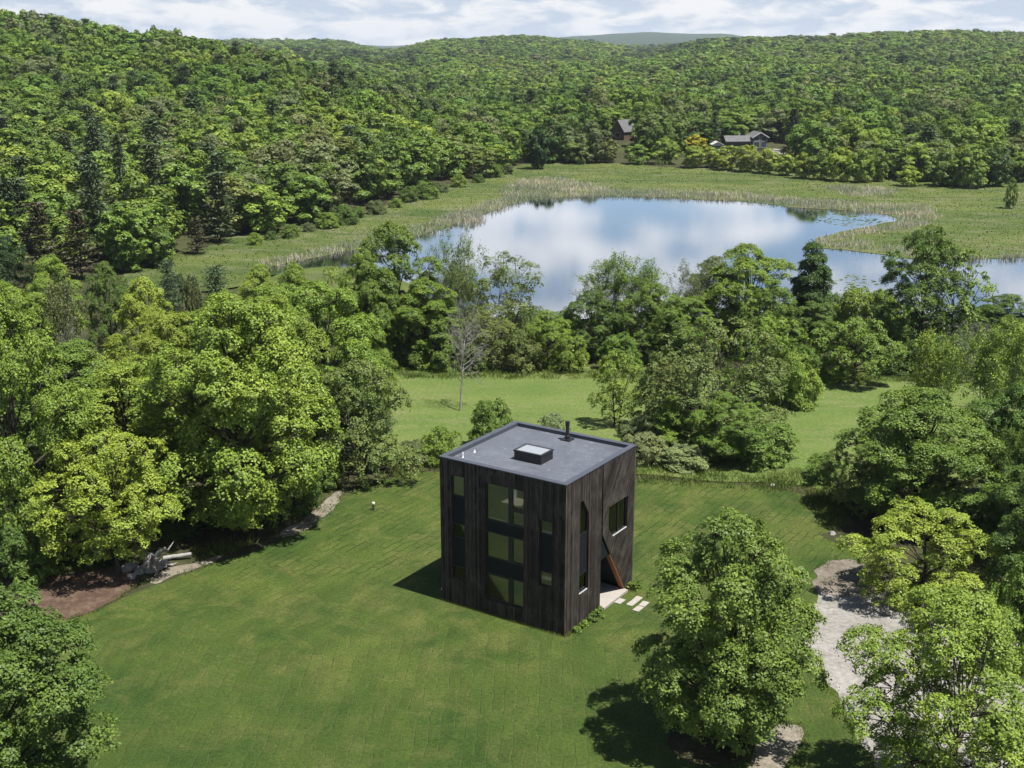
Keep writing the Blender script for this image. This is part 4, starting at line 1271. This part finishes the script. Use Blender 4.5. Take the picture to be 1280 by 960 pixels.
records = []
for i in solo:
    x, y, z, px, df, s = cand[i]
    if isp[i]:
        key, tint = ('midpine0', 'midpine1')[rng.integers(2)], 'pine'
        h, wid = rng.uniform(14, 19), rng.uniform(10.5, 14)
    else:
        key, tint = 'mid%d' % rng.integers(5), pick_tint(nz[i], rng.uniform())
        h, wid = rng.uniform(10.5, 15.5), rng.uniform(11, 16.5)
        if df < 12:
            h *= 0.8
    records.append([px, df, y, x, h, wid, key, tint])


def where(px, df):
    a = ('under the dark hill pines' if px < 170 else 'above the marsh strip' if px < 330 else 'above the dark inlet' if px < 480 else 'at the reedy pond bend' if px < 600 else
         'near the dark round tree' if px < 690 else 'below the far cabin' if px < 870 else 'round the far house' if px < 1000 else 'behind the far meadow')
    return a, ('wood-edge' if df < 10 else 'second-rank' if df < 26 else 'deep-wood')


from collections import defaultdict
cells = defaultdict(list)
for r_ in records:
    pn = 'pine' in r_[6]
    cells[(pn, 'pine' if pn else r_[7], where(r_[0], r_[1]))].append(r_)
ORD = ['first', 'second', 'third', 'fourth', 'fifth', 'sixth', 'seventh', 'eighth', 'ninth', 'tenth', 'eleventh', 'twelfth']
for (pn, tint, (a, b)), rs in sorted(cells.items(), key=lambda q: str(q[0])):
    rs.sort(key=lambda q: q[0])
    for j, r_ in enumerate(rs):
        lab = (('dark ' + b + ' pine tree') if pn else ADJ[tint] + ' ' + b + ' broadleaf tree') + ' ' + a
        if len(rs) > 1:
            lab += ', ' + ORD[min(j, 11)] + ' from the west'
        lone(r_[6], 'pine_tree' if pn else 'broadleaf_tree', 'tree', r_[3], r_[2], r_[4], r_[5], r_[7], lab, 'woodland trees around the pond')


def spot(px, D):
    depth = D * CP + (CAM_H + 3) * SP
    return (px - 640) / F_PX * depth


def shore(key, label, px, D, top, wpx, tint, name='broadleaf_tree', cat='tree', group=None):
    x, z0, h, wd = place(px, D, top, wpx)
    return lone(key, name, cat, x, D, max(2.0, h), wd, tint, label, group)


S = shore
S('mid4', 'dark dense rounded tree standing alone at the far shore of the pond', 672, 384, 162, 42, 'dark')
S('midbare', 'thin brownish half-bare tree alone on the far marsh', 827, 372, 198, 20, 'olive')
S('mid0', 'small golden-yellow tree beside the grey-roofed house across the pond', 870, 436, 168, 30, 'gold')
S('midspruce', 'tall black conical spruce beside the grey-roofed house', 990, 440, 136, 30, 'spruce', 'spruce_tree')
S('midpine0', 'tall dull pine behind the white shed', 893, 446, 138, 30, 'pine', 'pine_tree')
S('midpine1', 'dull pine between the golden tree and the tall pine', 842, 440, 160, 26, 'pine', 'pine_tree')
S('mid1', 'pale willow tree beyond the pond beside the dark round tree', 692, 415, 150, 50, 'grey')
S('mid2', 'rounded pale willow below the cabin', 756, 405, 172, 40, 'olive')
S('mid0', 'pale green low tree near the far marsh, past the dark round tree', 725, 402, 170, 40, 'olive')
S('mid3', 'light-green shore tree right below the cabin', 797, 400, 180, 36, 'green')
S('mid1', 'light-green shore tree next to the golden-yellow tree', 832, 400, 172, 40, 'lime')
sh = [(866, 'yellow', 182, 36), (888, 'yellow', 183, 34), (910, 'yellow', 182, 38), (934, 'yellow', 181, 38), (958, 'yellow', 185, 34), (982, 'yellow', 193, 32), (1004, 'lime', 190, 30), (1028, 'green', 186, 34), (1052, 'yellow', 184, 38),
      (1076, 'lime', 186, 34), (1098, 'green', 190, 30), (1136, 'yellow', 206, 30), (1180, 'mid', 186, 46), (1214, 'green', 180, 54), (1246, 'deep', 184, 44), (1264, 'mid', 222, 18), (1200, 'lime', 196, 40)]
SL = ['below the golden-yellow tree', 'below the white shed', 'before the grey-roofed house wall', 'before the gabled house', 'by the driveway of the gabled house', 'below the black spruce', 'just past the black spruce',
      'third past the black spruce', 'midway along the shrubby shore', 'midway along the shore, one further east', 'ending the shrubby shore row', 'standing apart by the beige reed patch', 'on the far meadow, first of the dark clump',
      'on the far meadow, tallest of the dark clump', 'on the far meadow, last of the dark clump', 'alone on the green marsh at the picture edge', 'in front of the dark clump on the far meadow']
for (px, tn, top, wp), wh in zip(sh, SL):
    S('mid%d' % (px % 4), ADJ[tn] + ' shore tree ' + wh, px, float(np.interp(px, FOOT_PX, FOOT_D)) - 11.0 - (px % 3) * 3 - (46 if px == 1264 else 0), top, wp, tn, group='shrubby trees along the far shore')
for px, D, top, wp, lb in [(52, 196, 252, 78, 'brownish sparse conifer at the hill foot, first of three'), (100, 200, 262, 70, 'brownish sparse conifer at the hill foot, middle of three'), (245, 226, 272, 44, 'brownish sparse conifer at the hill foot beside the marsh strip')]:
    S('midpine1', lb, px, D, top, wp, 'brown', 'pine_tree', group='brownish conifers at the hill foot')
S('midpine0', 'dark layered pine with a bare white lower trunk on the hill foot', 122, 214, 196, 66, 'pine', 'pine_tree')
S('midpine1', 'tall dark pine at the picture edge on the hill foot', 14, 214, 222, 74, 'pine', 'pine_tree')
S('midspruce', 'tall slim dark pine peaking above the hill-foot crowns', 156, 232, 168, 40, 'pine', 'pine_tree')
S('mid2', 'small light tree at the hill foot between the brownish conifers', 200, 212, 282, 40, 'mid')

# the rest of the woods
fc = bpy.data.collections.new('forest_kinds')
for k in ('mid0', 'mid2', 'mid3', 'midpine0', 'far0', 'far1', 'far2', 'far3', 'farpine'):
    fc.objects.link(bpy.data.objects.new('wood_%02d' % len(fc.objects), joined(k, M['leaf_far'])))
rest = np.array([i for i in range(len(cand)) if i not in solo])
P, S_, RZ, ID, TI = [], [], [], [], []
for i in rest:
    x, y, z, px, df, s = cand[i]
    near = y < 560
    g = s / 10.2
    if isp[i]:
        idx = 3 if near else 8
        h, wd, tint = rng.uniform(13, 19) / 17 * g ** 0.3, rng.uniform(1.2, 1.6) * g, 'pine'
    else:
        idx = rng.integers(3) if near else 4 + rng.integers(4)
        h, wd, tint = rng.uniform(0.72, 1.32) * g ** 0.3, rng.choice([0.85, 1.1, 1.3, 1.55, 1.9]) * rng.uniform(0.92, 1.08) * g, pick_tint(nz[i], rng.uniform())
    c_ = np.array(TINT[tint]) * rng.uniform(0.95, 1.28) * np.array([rng.uniform(0.92, 1.1), 1, 1])
    P.append((x, y, z - 0.3)); S_.append((wd, wd, h)); RZ.append(rng.uniform(0, 6.28)); ID.append(idx); TI.append((*c_, 1))
me = bpy.data.meshes.new('forest')
me.from_pydata(P, [], [])
for nm, tp, key, arr in (('scl', 'FLOAT_VECTOR', 'vector', S_), ('rz', 'FLOAT', 'value', RZ), ('idx', 'INT', 'value', ID), ('tint', 'FLOAT_COLOR', 'color', TI)):
    at = me.attributes.new(nm, tp, 'POINT')
    at.data.foreach_set(key, np.array(arr, np.int32 if tp == 'INT' else np.float32).ravel())
forest = link('forest', me, kind='stuff', label='dense mixed woodland covering the hills around the pond', category='forest')
ng = bpy.data.node_groups.new('forest_scatter', 'GeometryNodeTree')
ng.interface.new_socket('Geometry', in_out='INPUT', socket_type='NodeSocketGeometry')
ng.interface.new_socket('Geometry', in_out='OUTPUT', socket_type='NodeSocketGeometry')
N = ng.nodes.new
gi, go, iop, ci = N('NodeGroupInput'), N('NodeGroupOutput'), N('GeometryNodeInstanceOnPoints'), N('GeometryNodeCollectionInfo')
ci.inputs['Collection'].default_value = fc
ci.inputs['Separate Children'].default_value = True
ci.inputs['Reset Children'].default_value = True
iop.inputs['Pick Instance'].default_value = True


def named(nm, tp):
    a = N('GeometryNodeInputNamedAttribute'); a.data_type = tp; a.inputs['Name'].default_value = nm
    return a.outputs['Attribute']


cx_, er = N('ShaderNodeCombineXYZ'), N('FunctionNodeEulerToRotation')
L = ng.links.new
L(gi.outputs[0], iop.inputs['Points']); L(ci.outputs[0], iop.inputs['Instance'])
L(named('idx', 'INT'), iop.inputs['Instance Index'])
L(named('rz', 'FLOAT'), cx_.inputs[2]); L(cx_.outputs[0], er.inputs[0]); L(er.outputs[0], iop.inputs['Rotation'])
L(named('scl', 'FLOAT_VECTOR'), iop.inputs['Scale'])
L(iop.outputs[0], go.inputs[0])
forest.modifiers.new('scatter', 'NODES').node_group = ng

# ------------------------------------------------------------------ ground cover: reeds, weeds, lily pads
rng = np.random.default_rng(9)


def scatter_in(polys, dens):
    out = []
    for pl in polys:
        pl = np.asarray(pl)
        lo, hi = pl.min(0), pl.max(0)
        n = int((hi - lo).prod() * dens)
        q = rng.uniform(lo, hi, (n, 2))
        out.append(q[inside(pl, q)])
    return np.concatenate(out)


def blades(name, xy, hmin, hmax, wid, mat, per, z, label, cat, spread=0.4, lean=0.25):
    n = len(xy) * per
    c = np.repeat(xy, per, 0) + rng.normal(0, spread, (n, 2))
    zz_ = terrain(c[:, 0], c[:, 1]) if z is None else np.full(n, z)
    h = rng.uniform(hmin, hmax, n)
    a = rng.uniform(0, 6.28, n)
    b = np.c_[np.cos(a), np.sin(a), np.zeros(n)] * (wid * rng.uniform(0.6, 1.4, n))[:, None]
    base = np.c_[c, zz_ - 0.05]
    tip = base + np.c_[rng.normal(0, lean, (n, 2)) * h[:, None], h]
    V_ = np.stack([base - b, base + b, tip + b * 0.25, tip - b * 0.25], 1).reshape(-1, 3)
    return link(name, mesh_np(name, V_, np.arange(n * 4).reshape(-1, 4), [mat]), kind='stuff', label=label, category=cat)


def blade_mat(name, a, b):
    m, t = new_mat(name)
    r_ = t.n('ShaderNodeNewGeometry').outputs['Random Per Island']
    c = t.mix(r_, a, b)
    pn_ = t.noise(rotated(t, world_pos(t), 0, 1, 2.2), 0.045, 4, 0.6)
    c = t.mix(1.0, c, t.ramp(pn_, [(0.36, (0.6, 0.74, 0.7)), (0.50, (1, 1, 1)), (0.62, (1.45, 1.32, 1.3))]), 'MULTIPLY')
    d = t.n('ShaderNodeBsdfDiffuse'); tr_ = t.n('ShaderNodeBsdfTranslucent')
    t.l(c, d.inputs[0]); t.l(c, tr_.inputs[0])
    mx_ = t.n('ShaderNodeMixShader'); mx_.inputs[0].default_value = 0.3
    t.l(d.outputs[0], mx_.inputs[1]); t.l(tr_.outputs[0], mx_.inputs[2])
    t.l(mx_.outputs[0], t.n('ShaderNodeOutputMaterial').inputs['Surface'])
    return m


M['reed'] = blade_mat('dry_reeds', (0.21, 0.20, 0.14), (0.48, 0.465, 0.36))
M['weed'] = blade_mat('green_weeds', (0.060, 0.092, 0.018), (0.115, 0.140, 0.034))
Z5 = -4.95
M['marsh_blade'] = blade_mat('marsh_blades', (0.085, 0.115, 0.028), (0.125, 0.150, 0.042))
reed_px = [[(318, 340), (400, 322), (500, 300), (500, 292), (400, 312), (330, 328)], [(500, 300), (560, 286), (598, 272), (625, 263), (655, 252), (640, 246), (590, 258), (500, 290)], [(640, 252), (700, 249), (760, 246), (760, 236), (700, 222), (650, 226), (620, 240)],
           [(760, 246), (850, 249), (940, 253), (1000, 260), (1080, 266), (1128, 270), (1170, 266), (1160, 258), (1080, 254), (1000, 249), (940, 243), (850, 239), (760, 238)], [(1128, 268), (1165, 264), (1172, 276), (1130, 288), (1060, 296), (1030, 298), (1060, 290), (1118, 281)],
           [(1015, 306), (1018, 299), (1060, 296), (1150, 318), (1160, 325), (1090, 314)], [(1150, 325), (1210, 322), (1290, 318), (1290, 325), (1210, 328)], [(1030, 234), (1080, 232), (1122, 238), (1110, 246), (1060, 245)], [(560, 272), (600, 268), (610, 280), (575, 285)]]
xy = scatter_in([pxpoly(q, Z5) for q in reed_px], 0.55)
blades('reeds', xy, 0.35, 1.15, 0.055, M['reed'], 10, Z5, 'pale dry reeds fringing the pond', 'reeds', 0.6, 0.35)
xy = scatter_in([pxpoly(marsh_px, Z5)], 0.9)
blades('marsh_grass', xy, 0.10, 0.30, 0.16, M['marsh_blade'], 1, Z5, 'tall green marsh grass round the pond', 'marsh grass', 0.6, 0.3)
weed_px = [[(480, 600), (560, 588), (555, 570), (500, 575)], [(790, 602), (905, 609), (1010, 618), (1050, 640), (1060, 600), (1010, 590), (900, 590), (800, 580)], [(1000, 618), (1040, 612), (1050, 650), (1030, 660)], [(225, 706), (275, 694), (330, 676), (320, 668), (240, 692)],
           [(0, 732), (110, 710), (165, 698), (150, 688), (60, 700), (-40, 720)], [(395, 640), (430, 606), (420, 600), (370, 640), (360, 660)], [(690, 588), (800, 596), (790, 580), (700, 575)], [(500, 470), (1000, 474), (1000, 458), (500, 456)], [(1000, 474), (1290, 480), (1290, 458), (1000, 458)]]
xy = scatter_in([pxpoly(q, 0.0 if q[0][1] > 500 else -2) for q in weed_px], 2.2)
blades('weeds', xy, 0.15, 0.55, 0.035, M['weed'], 22, None, 'rank green weeds along the edges of lawn and meadow', 'weeds', 0.4, 0.6)
xy = scatter_in([meadow_poly], 2.5)
blades('meadow_grass', xy, 0.04, 0.15, 0.07, M['marsh_blade'], 2, None, 'uneven tufts of longer grass in the meadow behind the house', 'grass', 0.35, 0.5)
ring = []
for t_ in np.arange(0, 1, 0.003):
    for (x0, y0), (x1, y1) in (((0, -0.1), (HW, -0.1)), ((HW + 0.1, 0), (HW + 0.1, 4.2)), ((HW + 0.1, 7.6), (HW + 0.1, HD))):
        q = Matrix.Rotation(HROT, 3, 'Z') @ Vector((x0 + (x1 - x0) * t_, y0 + (y1 - y0) * t_, 0))
        ring.append((HA[0] + q.x, HA[1] + q.y))
edge = []
for pl in (drive_poly, pxpoly([(1016, 712), (1050, 698), (1106, 712)]), pxpoly([(10, 740), (30, 725), (20, 778), (62, 782), (120, 764), (185, 722)]), pxpoly([(352, 671), (372, 668), (412, 640), (434, 610)]), pxpoly([(180, 728), (215, 721), (276, 700)]),
           pxpoly([(930, 985), (940, 940), (948, 908), (1000, 904), (1006, 922), (985, 955)])):
    for (x0, y0), (x1, y1) in zip(pl[:-1], pl[1:]):
        n_ = int(math.hypot(x1 - x0, y1 - y0) * 22)
        f_ = rng.uniform(0, 1, n_)
        edge += list(np.c_[x0 + (x1 - x0) * f_, y0 + (y1 - y0) * f_] + rng.normal(0, 0.16, (n_, 2)))
blades('grass', np.array(edge), 0.04, 0.16, 0.03, M['weed'], 3, 0.02, 'ragged grass creeping over the edges of gravel and bare soil', 'grass', 0.12, 0.6)
blades('grass', np.array(ring), 0.08, 0.26, 0.02, M['weed'], 3, 0.0, 'longer uncut grass along the foot of the house walls', 'grass', 0.06, 0.4)
lily = scatter_in([pxpoly([(1000, 352), (1030, 342), (1090, 345), (1100, 360), (1050, 366), (1000, 364)], ZW), pxpoly([(1010, 262), (1060, 268), (1110, 276), (1070, 284), (1000, 276)], ZW)], 0.6)
n = len(lily)
a = np.arange(7) * 2 * math.pi / 8 + 0.4
r_ = rng.uniform(0.15, 0.5, n)
V_ = np.concatenate([np.stack([lily[:, 0:1] + r_[:, None] * np.cos(a), lily[:, 1:2] + r_[:, None] * np.sin(a), np.full((n, 7), ZW + 0.02)], 2)], 1).reshape(-1, 3)
me = bpy.data.meshes.new('lily_pads'); me.from_pydata(V_.tolist(), [], np.arange(n * 7).reshape(-1, 7).tolist()); me.materials.append(M['weed'])
link('lily_pads', me, kind='stuff', label='floating lily pads near the shore of the pond', category='lily pads')

# ------------------------------------------------------------------ small things
g = ground(467, 638)
o = thing('bollard', 'short dark bollard with a pale cap standing on the lawn', 'bollard', (g[0], g[1], 0))
lathe('post', [(0.085, -0.05), (0.085, 0.52)], simple_mat('bollard_green', (0.05, 0.055, 0.035), 0.5), o, (0, 0, 0), 14)
lathe('cap', [(0.115, 0.521), (0.12, 0.60), (0.09, 0.66), (0.03, 0.68)], simple_mat('cap_cream', (0.55, 0.52, 0.42), 0.5), o, (0, 0, 0), 14)

M['dead_wood'] = bark_material('weathered_wood', (0.14, 0.125, 0.11), (0.28, 0.265, 0.245))


def soup_obj(name, sp, mat, parent=None, loc=None, **pr):
    v, f = sp.arrays()
    return link(name, mesh_np(name, v, f, [mat], smooth=True), parent, loc, **pr)


rng = np.random.default_rng(21)
g = ground(190, 712)
st = thing('tree_stump', 'upturned weathered grey stump with twisted roots at the mulch bed', 'stump', (g[0], g[1], 0), 0.3)
sp = Soup()
sp.add(tube([(-0.1, 0, -0.1), (0.05, 0, 0.5), (0.2, 0.1, 1.0), (0.35, 0.1, 1.25)], [0.62, 0.58, 0.45, 0.2], 11))
soup_obj('trunk', sp, M['dead_wood'], st)
for i in range(10):
    a = rng.uniform(0, 6.28)
    sp = Soup()
    d = np.array([math.cos(a), math.sin(a), rng.uniform(-0.1, 0.9)])
    p0 = np.array([0.05, 0, rng.uniform(0.3, 0.9)])
    pts = [p0 + d * s * rng.uniform(1.0, 1.5) + rng.normal(0, 0.12, 3) * s for s in (0.2, 0.6, 1.0, 1.35)]
    sp.add(tube(pts, [0.2, 0.13, 0.08, 0.02], 7))
    soup_obj('root', sp, M['dead_wood'], st)
g = ground(222, 700)
sp = Soup(); sp.add(tube([(-0.9, -0.15, 0.18), (-0.3, 0.0, 0.24), (0.4, 0.1, 0.30), (0.9, 0.22, 0.34)], [0.17, 0.15, 0.145, 0.13], 12))
sp.add(tube([(0.88, 0.215, 0.338), (0.9, 0.22, 0.34), (0.905, 0.22, 0.34)], [0.13, 0.12, 0.01], 12))
soup_obj('birch_log', sp, M['bark_pale'], None, (g[0], g[1], 0), label='pale birch log lying beside the weathered stump', category='log')
M['rock'] = simple_mat('grey_rock', (0.20, 0.19, 0.18), 0.9, 0.15, 0.35, 3)


def rock(label, px, py, s, mat='rock', group=None):
    bm = bmesh.new()
    bmesh.ops.create_icosphere(bm, subdivisions=3, radius=1.0)
    q = rng.normal(0, 1, (6, 3)); q /= np.linalg.norm(q, axis=1)[:, None]
    for v in bm.verts:
        c = np.array(v.co)
        k = 1.0
        for d in q:                                    # flat chipped faces
            e = c @ d
            if e > 0.62:
                c = c - d * (e - 0.62)
        v.co = Vector(c * np.array([s * 1.2, s, s * 0.75]))
    me = bpy.data.meshes.new('rock'); bm.to_mesh(me); bm.free()
    me.materials.append(M[mat])
    g = ground(px, py)
    o = link('rock', me, None, (g[0], g[1], s * 0.3), label=label, category='rock')
    if group:
        o['group'] = group
    o.rotation_euler = (0, 0, rng.uniform(0, 6))
    return o


rock('grey rock at the mulch bed, nearest the stump', 174, 716, 0.42, group='rocks by the stump')
rock('darker rock half in shade on the mulch bed', 163, 712, 0.5, group='rocks by the stump')
rock('small pale rock at the lawn side of the stump', 166, 722, 0.28, group='rocks by the stump')
rock('flat rock lying between the stump and the birch log', 206, 708, 0.36, group='rocks by the stump')
rock('small white stone at the back edge of the lawn', 966, 608, 0.22, 'concrete')
rock('small grey boulder in the shade at the lawn end', 1040, 668, 0.24)

# low plants at the foot of the house wall
hm = Matrix.Rotation(HROT, 4, 'Z')
for i, (yy, xx, s, lb) in enumerate([(0.9, 0.35, 0.26, 'tiny green plant at the wall foot nearest the house corner'), (1.7, 0.4, 0.3, 'small green plant at the wall foot under the slot window'), (2.6, 0.4, 0.34, 'green plant at the wall foot just past the slot window'),
                                     (3.4, 0.42, 0.4, 'largest green plant at the wall foot beside the porch'), (7.75, 0.45, 0.42, 'green plant at the foot of the slanted wall panel'), (8.25, 0.5, 0.34, 'small green plant at the far corner of the slanted wall panel')]):
    v = hm @ Vector((HW + xx, yy, 0))
    wv = broadleaf(400 + i, s * 1.4, s, 0.05, 'shrub', 8, (0.3, 0.45), 7, 9, 0.10, 0.12, limbs=False, stems=3, trunk_r=0.015, sides=3)
    o = thing('garden_plant', lb, 'plant', (HA[0] + v.x, HA[1] + v.y, 0), group='low plants along the house wall')
    link('stem', mesh_np('stem', *wv[0], [M['bark']]), o)
    c = link('foliage', mesh_np('foliage', *wv[1], [M['leaf']]), o)
    c.color = (*TINT[['green', 'lime', 'mid'][i % 3]], 1)

# ------------------------------------------------------------------ houses across the pond
M['shingle'] = simple_mat('grey_shingle', (0.105, 0.104, 0.104), 0.85, 0.2, 0.2, 0.8)
M['siding'] = simple_mat('dark_siding', (0.065, 0.062, 0.06), 0.8, 0.2)
M['wtrim'] = simple_mat('white_trim', (0.42, 0.42, 0.41), 0.6, 0.3, 0.03)
M['fglass'] = simple_mat('far_window_glass', (0.05, 0.06, 0.07), 0.06, 0.8, 0.1)
M['logs'] = simple_mat('brown_siding', (0.10, 0.065, 0.045), 0.85, 0.2)


def bxm(pb, x0, x1, y0, y1, z0, z1):
    pb.box(x0, y0, x1, y1, z0, z1)


def gable_house(name, label, cat, px, D, W, Lg, eave, ridge, wall_m, roof_m, rz, windows, trim=True, chimney=False, z0=None):
    """W across the gable (x), Lg along the ridge (y)"""
    x = spot(px, D)
    o = thing(name, label, cat, (x, D, tz(x, D) if z0 is None else z0), rz)
    g = PB(front)
    g.slab([(-W / 2, -0.5), (W / 2, -0.5), (W / 2, eave), (0, ridge), (-W / 2, eave)], [], 0, Lg)
    wl = g.build('wall', [wall_m], o)
    g = PB(front)
    e = 0.45
    sl = (ridge - eave) / (W / 2)
    g.slab([(-W / 2 - e, eave - e * sl + .02), (0, ridge + 0.02), (W / 2 + e, eave - e * sl + .02), (W / 2 + e, eave - e * sl + 0.24), (0, ridge + 0.26), (-W / 2 - e, eave - e * sl + 0.24)], [], -e, Lg + e)
    rf = g.build('roof', [roof_m], o)
    if trim:
        g = PB(front)
        g.slab([(-W / 2 - e, eave - e * sl - .05), (0, ridge - 0.05), (W / 2 + e, eave - e * sl - .05), (W / 2 + e, eave - e * sl + 0.30), (0, ridge + 0.32), (-W / 2 - e, eave - e * sl + 0.30)], [], -e - 0.08, -e - 0.003)
        g.build('barge_board', [M['wtrim']], rf)
    for (a, b, c, d) in windows:
        g = PB(front); g.slab(rect(a - .1, b + .1, c - .1, d + .1), [rect(a, b, c, d)], -0.06, -0.003)
        f_ = g.build('window', [M['wtrim']], o)
        g = PB(front); g.slab(rect(a, b, c, d), [], -0.03, -0.004); g.build('pane', [M['fglass']], f_)
    if chimney:
        g = PB(plan); g.box(W * .18, Lg * .35, W * .18 + .8, Lg * .35 + .8, eave, ridge + 0.9); g.build('chimney', [M['rock']], rf)
    return o


gable_house('house', 'gabled dark house with white trim and tall windows across the pond', 'house', 950, 444, 5.6, 8, 4.8, 6.4, M['siding'], M['shingle'], 0.12, [(-2.4, -0.3, 1.2, 3.2), (0.3, 2.4, 1.2, 3.2), (-2.4, -0.3, 3.6, 5.2), (0.3, 2.4, 3.6, 5.2)])
gable_house('house', 'long low grey-roofed house across the pond, joined to the gabled one', 'house', 937, 447, 6.0, 9.5, 3.4, 5.0, M['siding'], M['shingle'], math.pi / 2 + 0.1, [(-2, -0.8, 1, 2.4), (0.8, 2, 1, 2.4)], chimney=True)
gable_house('shed', 'small white shed beside the grey-roofed house across the pond', 'shed', 897, 440, 3.6, 3.2, 2.6, 3.5, M['wtrim'], M['wtrim'], 0.1, [(-1.5, 1.5, 0.9, 2.2)], trim=False)
gable_house('cabin', 'brown cabin with a steep grey roof among the trees across the pond', 'cabin', 772, 470, 6.0, 7.5, 3.4, 7.2, M['logs'], M['shingle'], -0.75, [(-1.2, 1.2, 1.0, 2.6)], trim=False)
gable_house('house', 'tiny white house on the wooded slope far beyond the pond', 'house', 566, 1500, 9, 12, 8, 11, M['wtrim'], M['shingle'], 0.6, [(-2, 2, 4, 6)], trim=False)
sheet('driveway', rough_outline([(spot(958, 436), 434), (spot(975, 436), 430), (spot(985, 436), 436), (spot(975, 448), 452), (spot(962, 448), 450)], 1.5, 0.3, 12, 1), M['gravel'], 0.12, 3.0)

# ------------------------------------------------------------------ air
m, t = new_mat('haze_air')
pv = t.n('ShaderNodeVolumePrincipled')
pv.inputs['Density'].default_value = 5e-5
pv.inputs['Color'].default_value = (0.80, 0.88, 1.0, 1)
pv.inputs['Anisotropy'].default_value = 0.2
t.l(pv.outputs[0], t.n('ShaderNodeOutputMaterial').inputs['Volume'])
pb = PB(plan); pb.box(-9500, -60, 9500, 9600, -16, 118)
pb.build('haze', [m], None, kind='stuff', label='thin bluish summer haze over the far hills', category='haze')
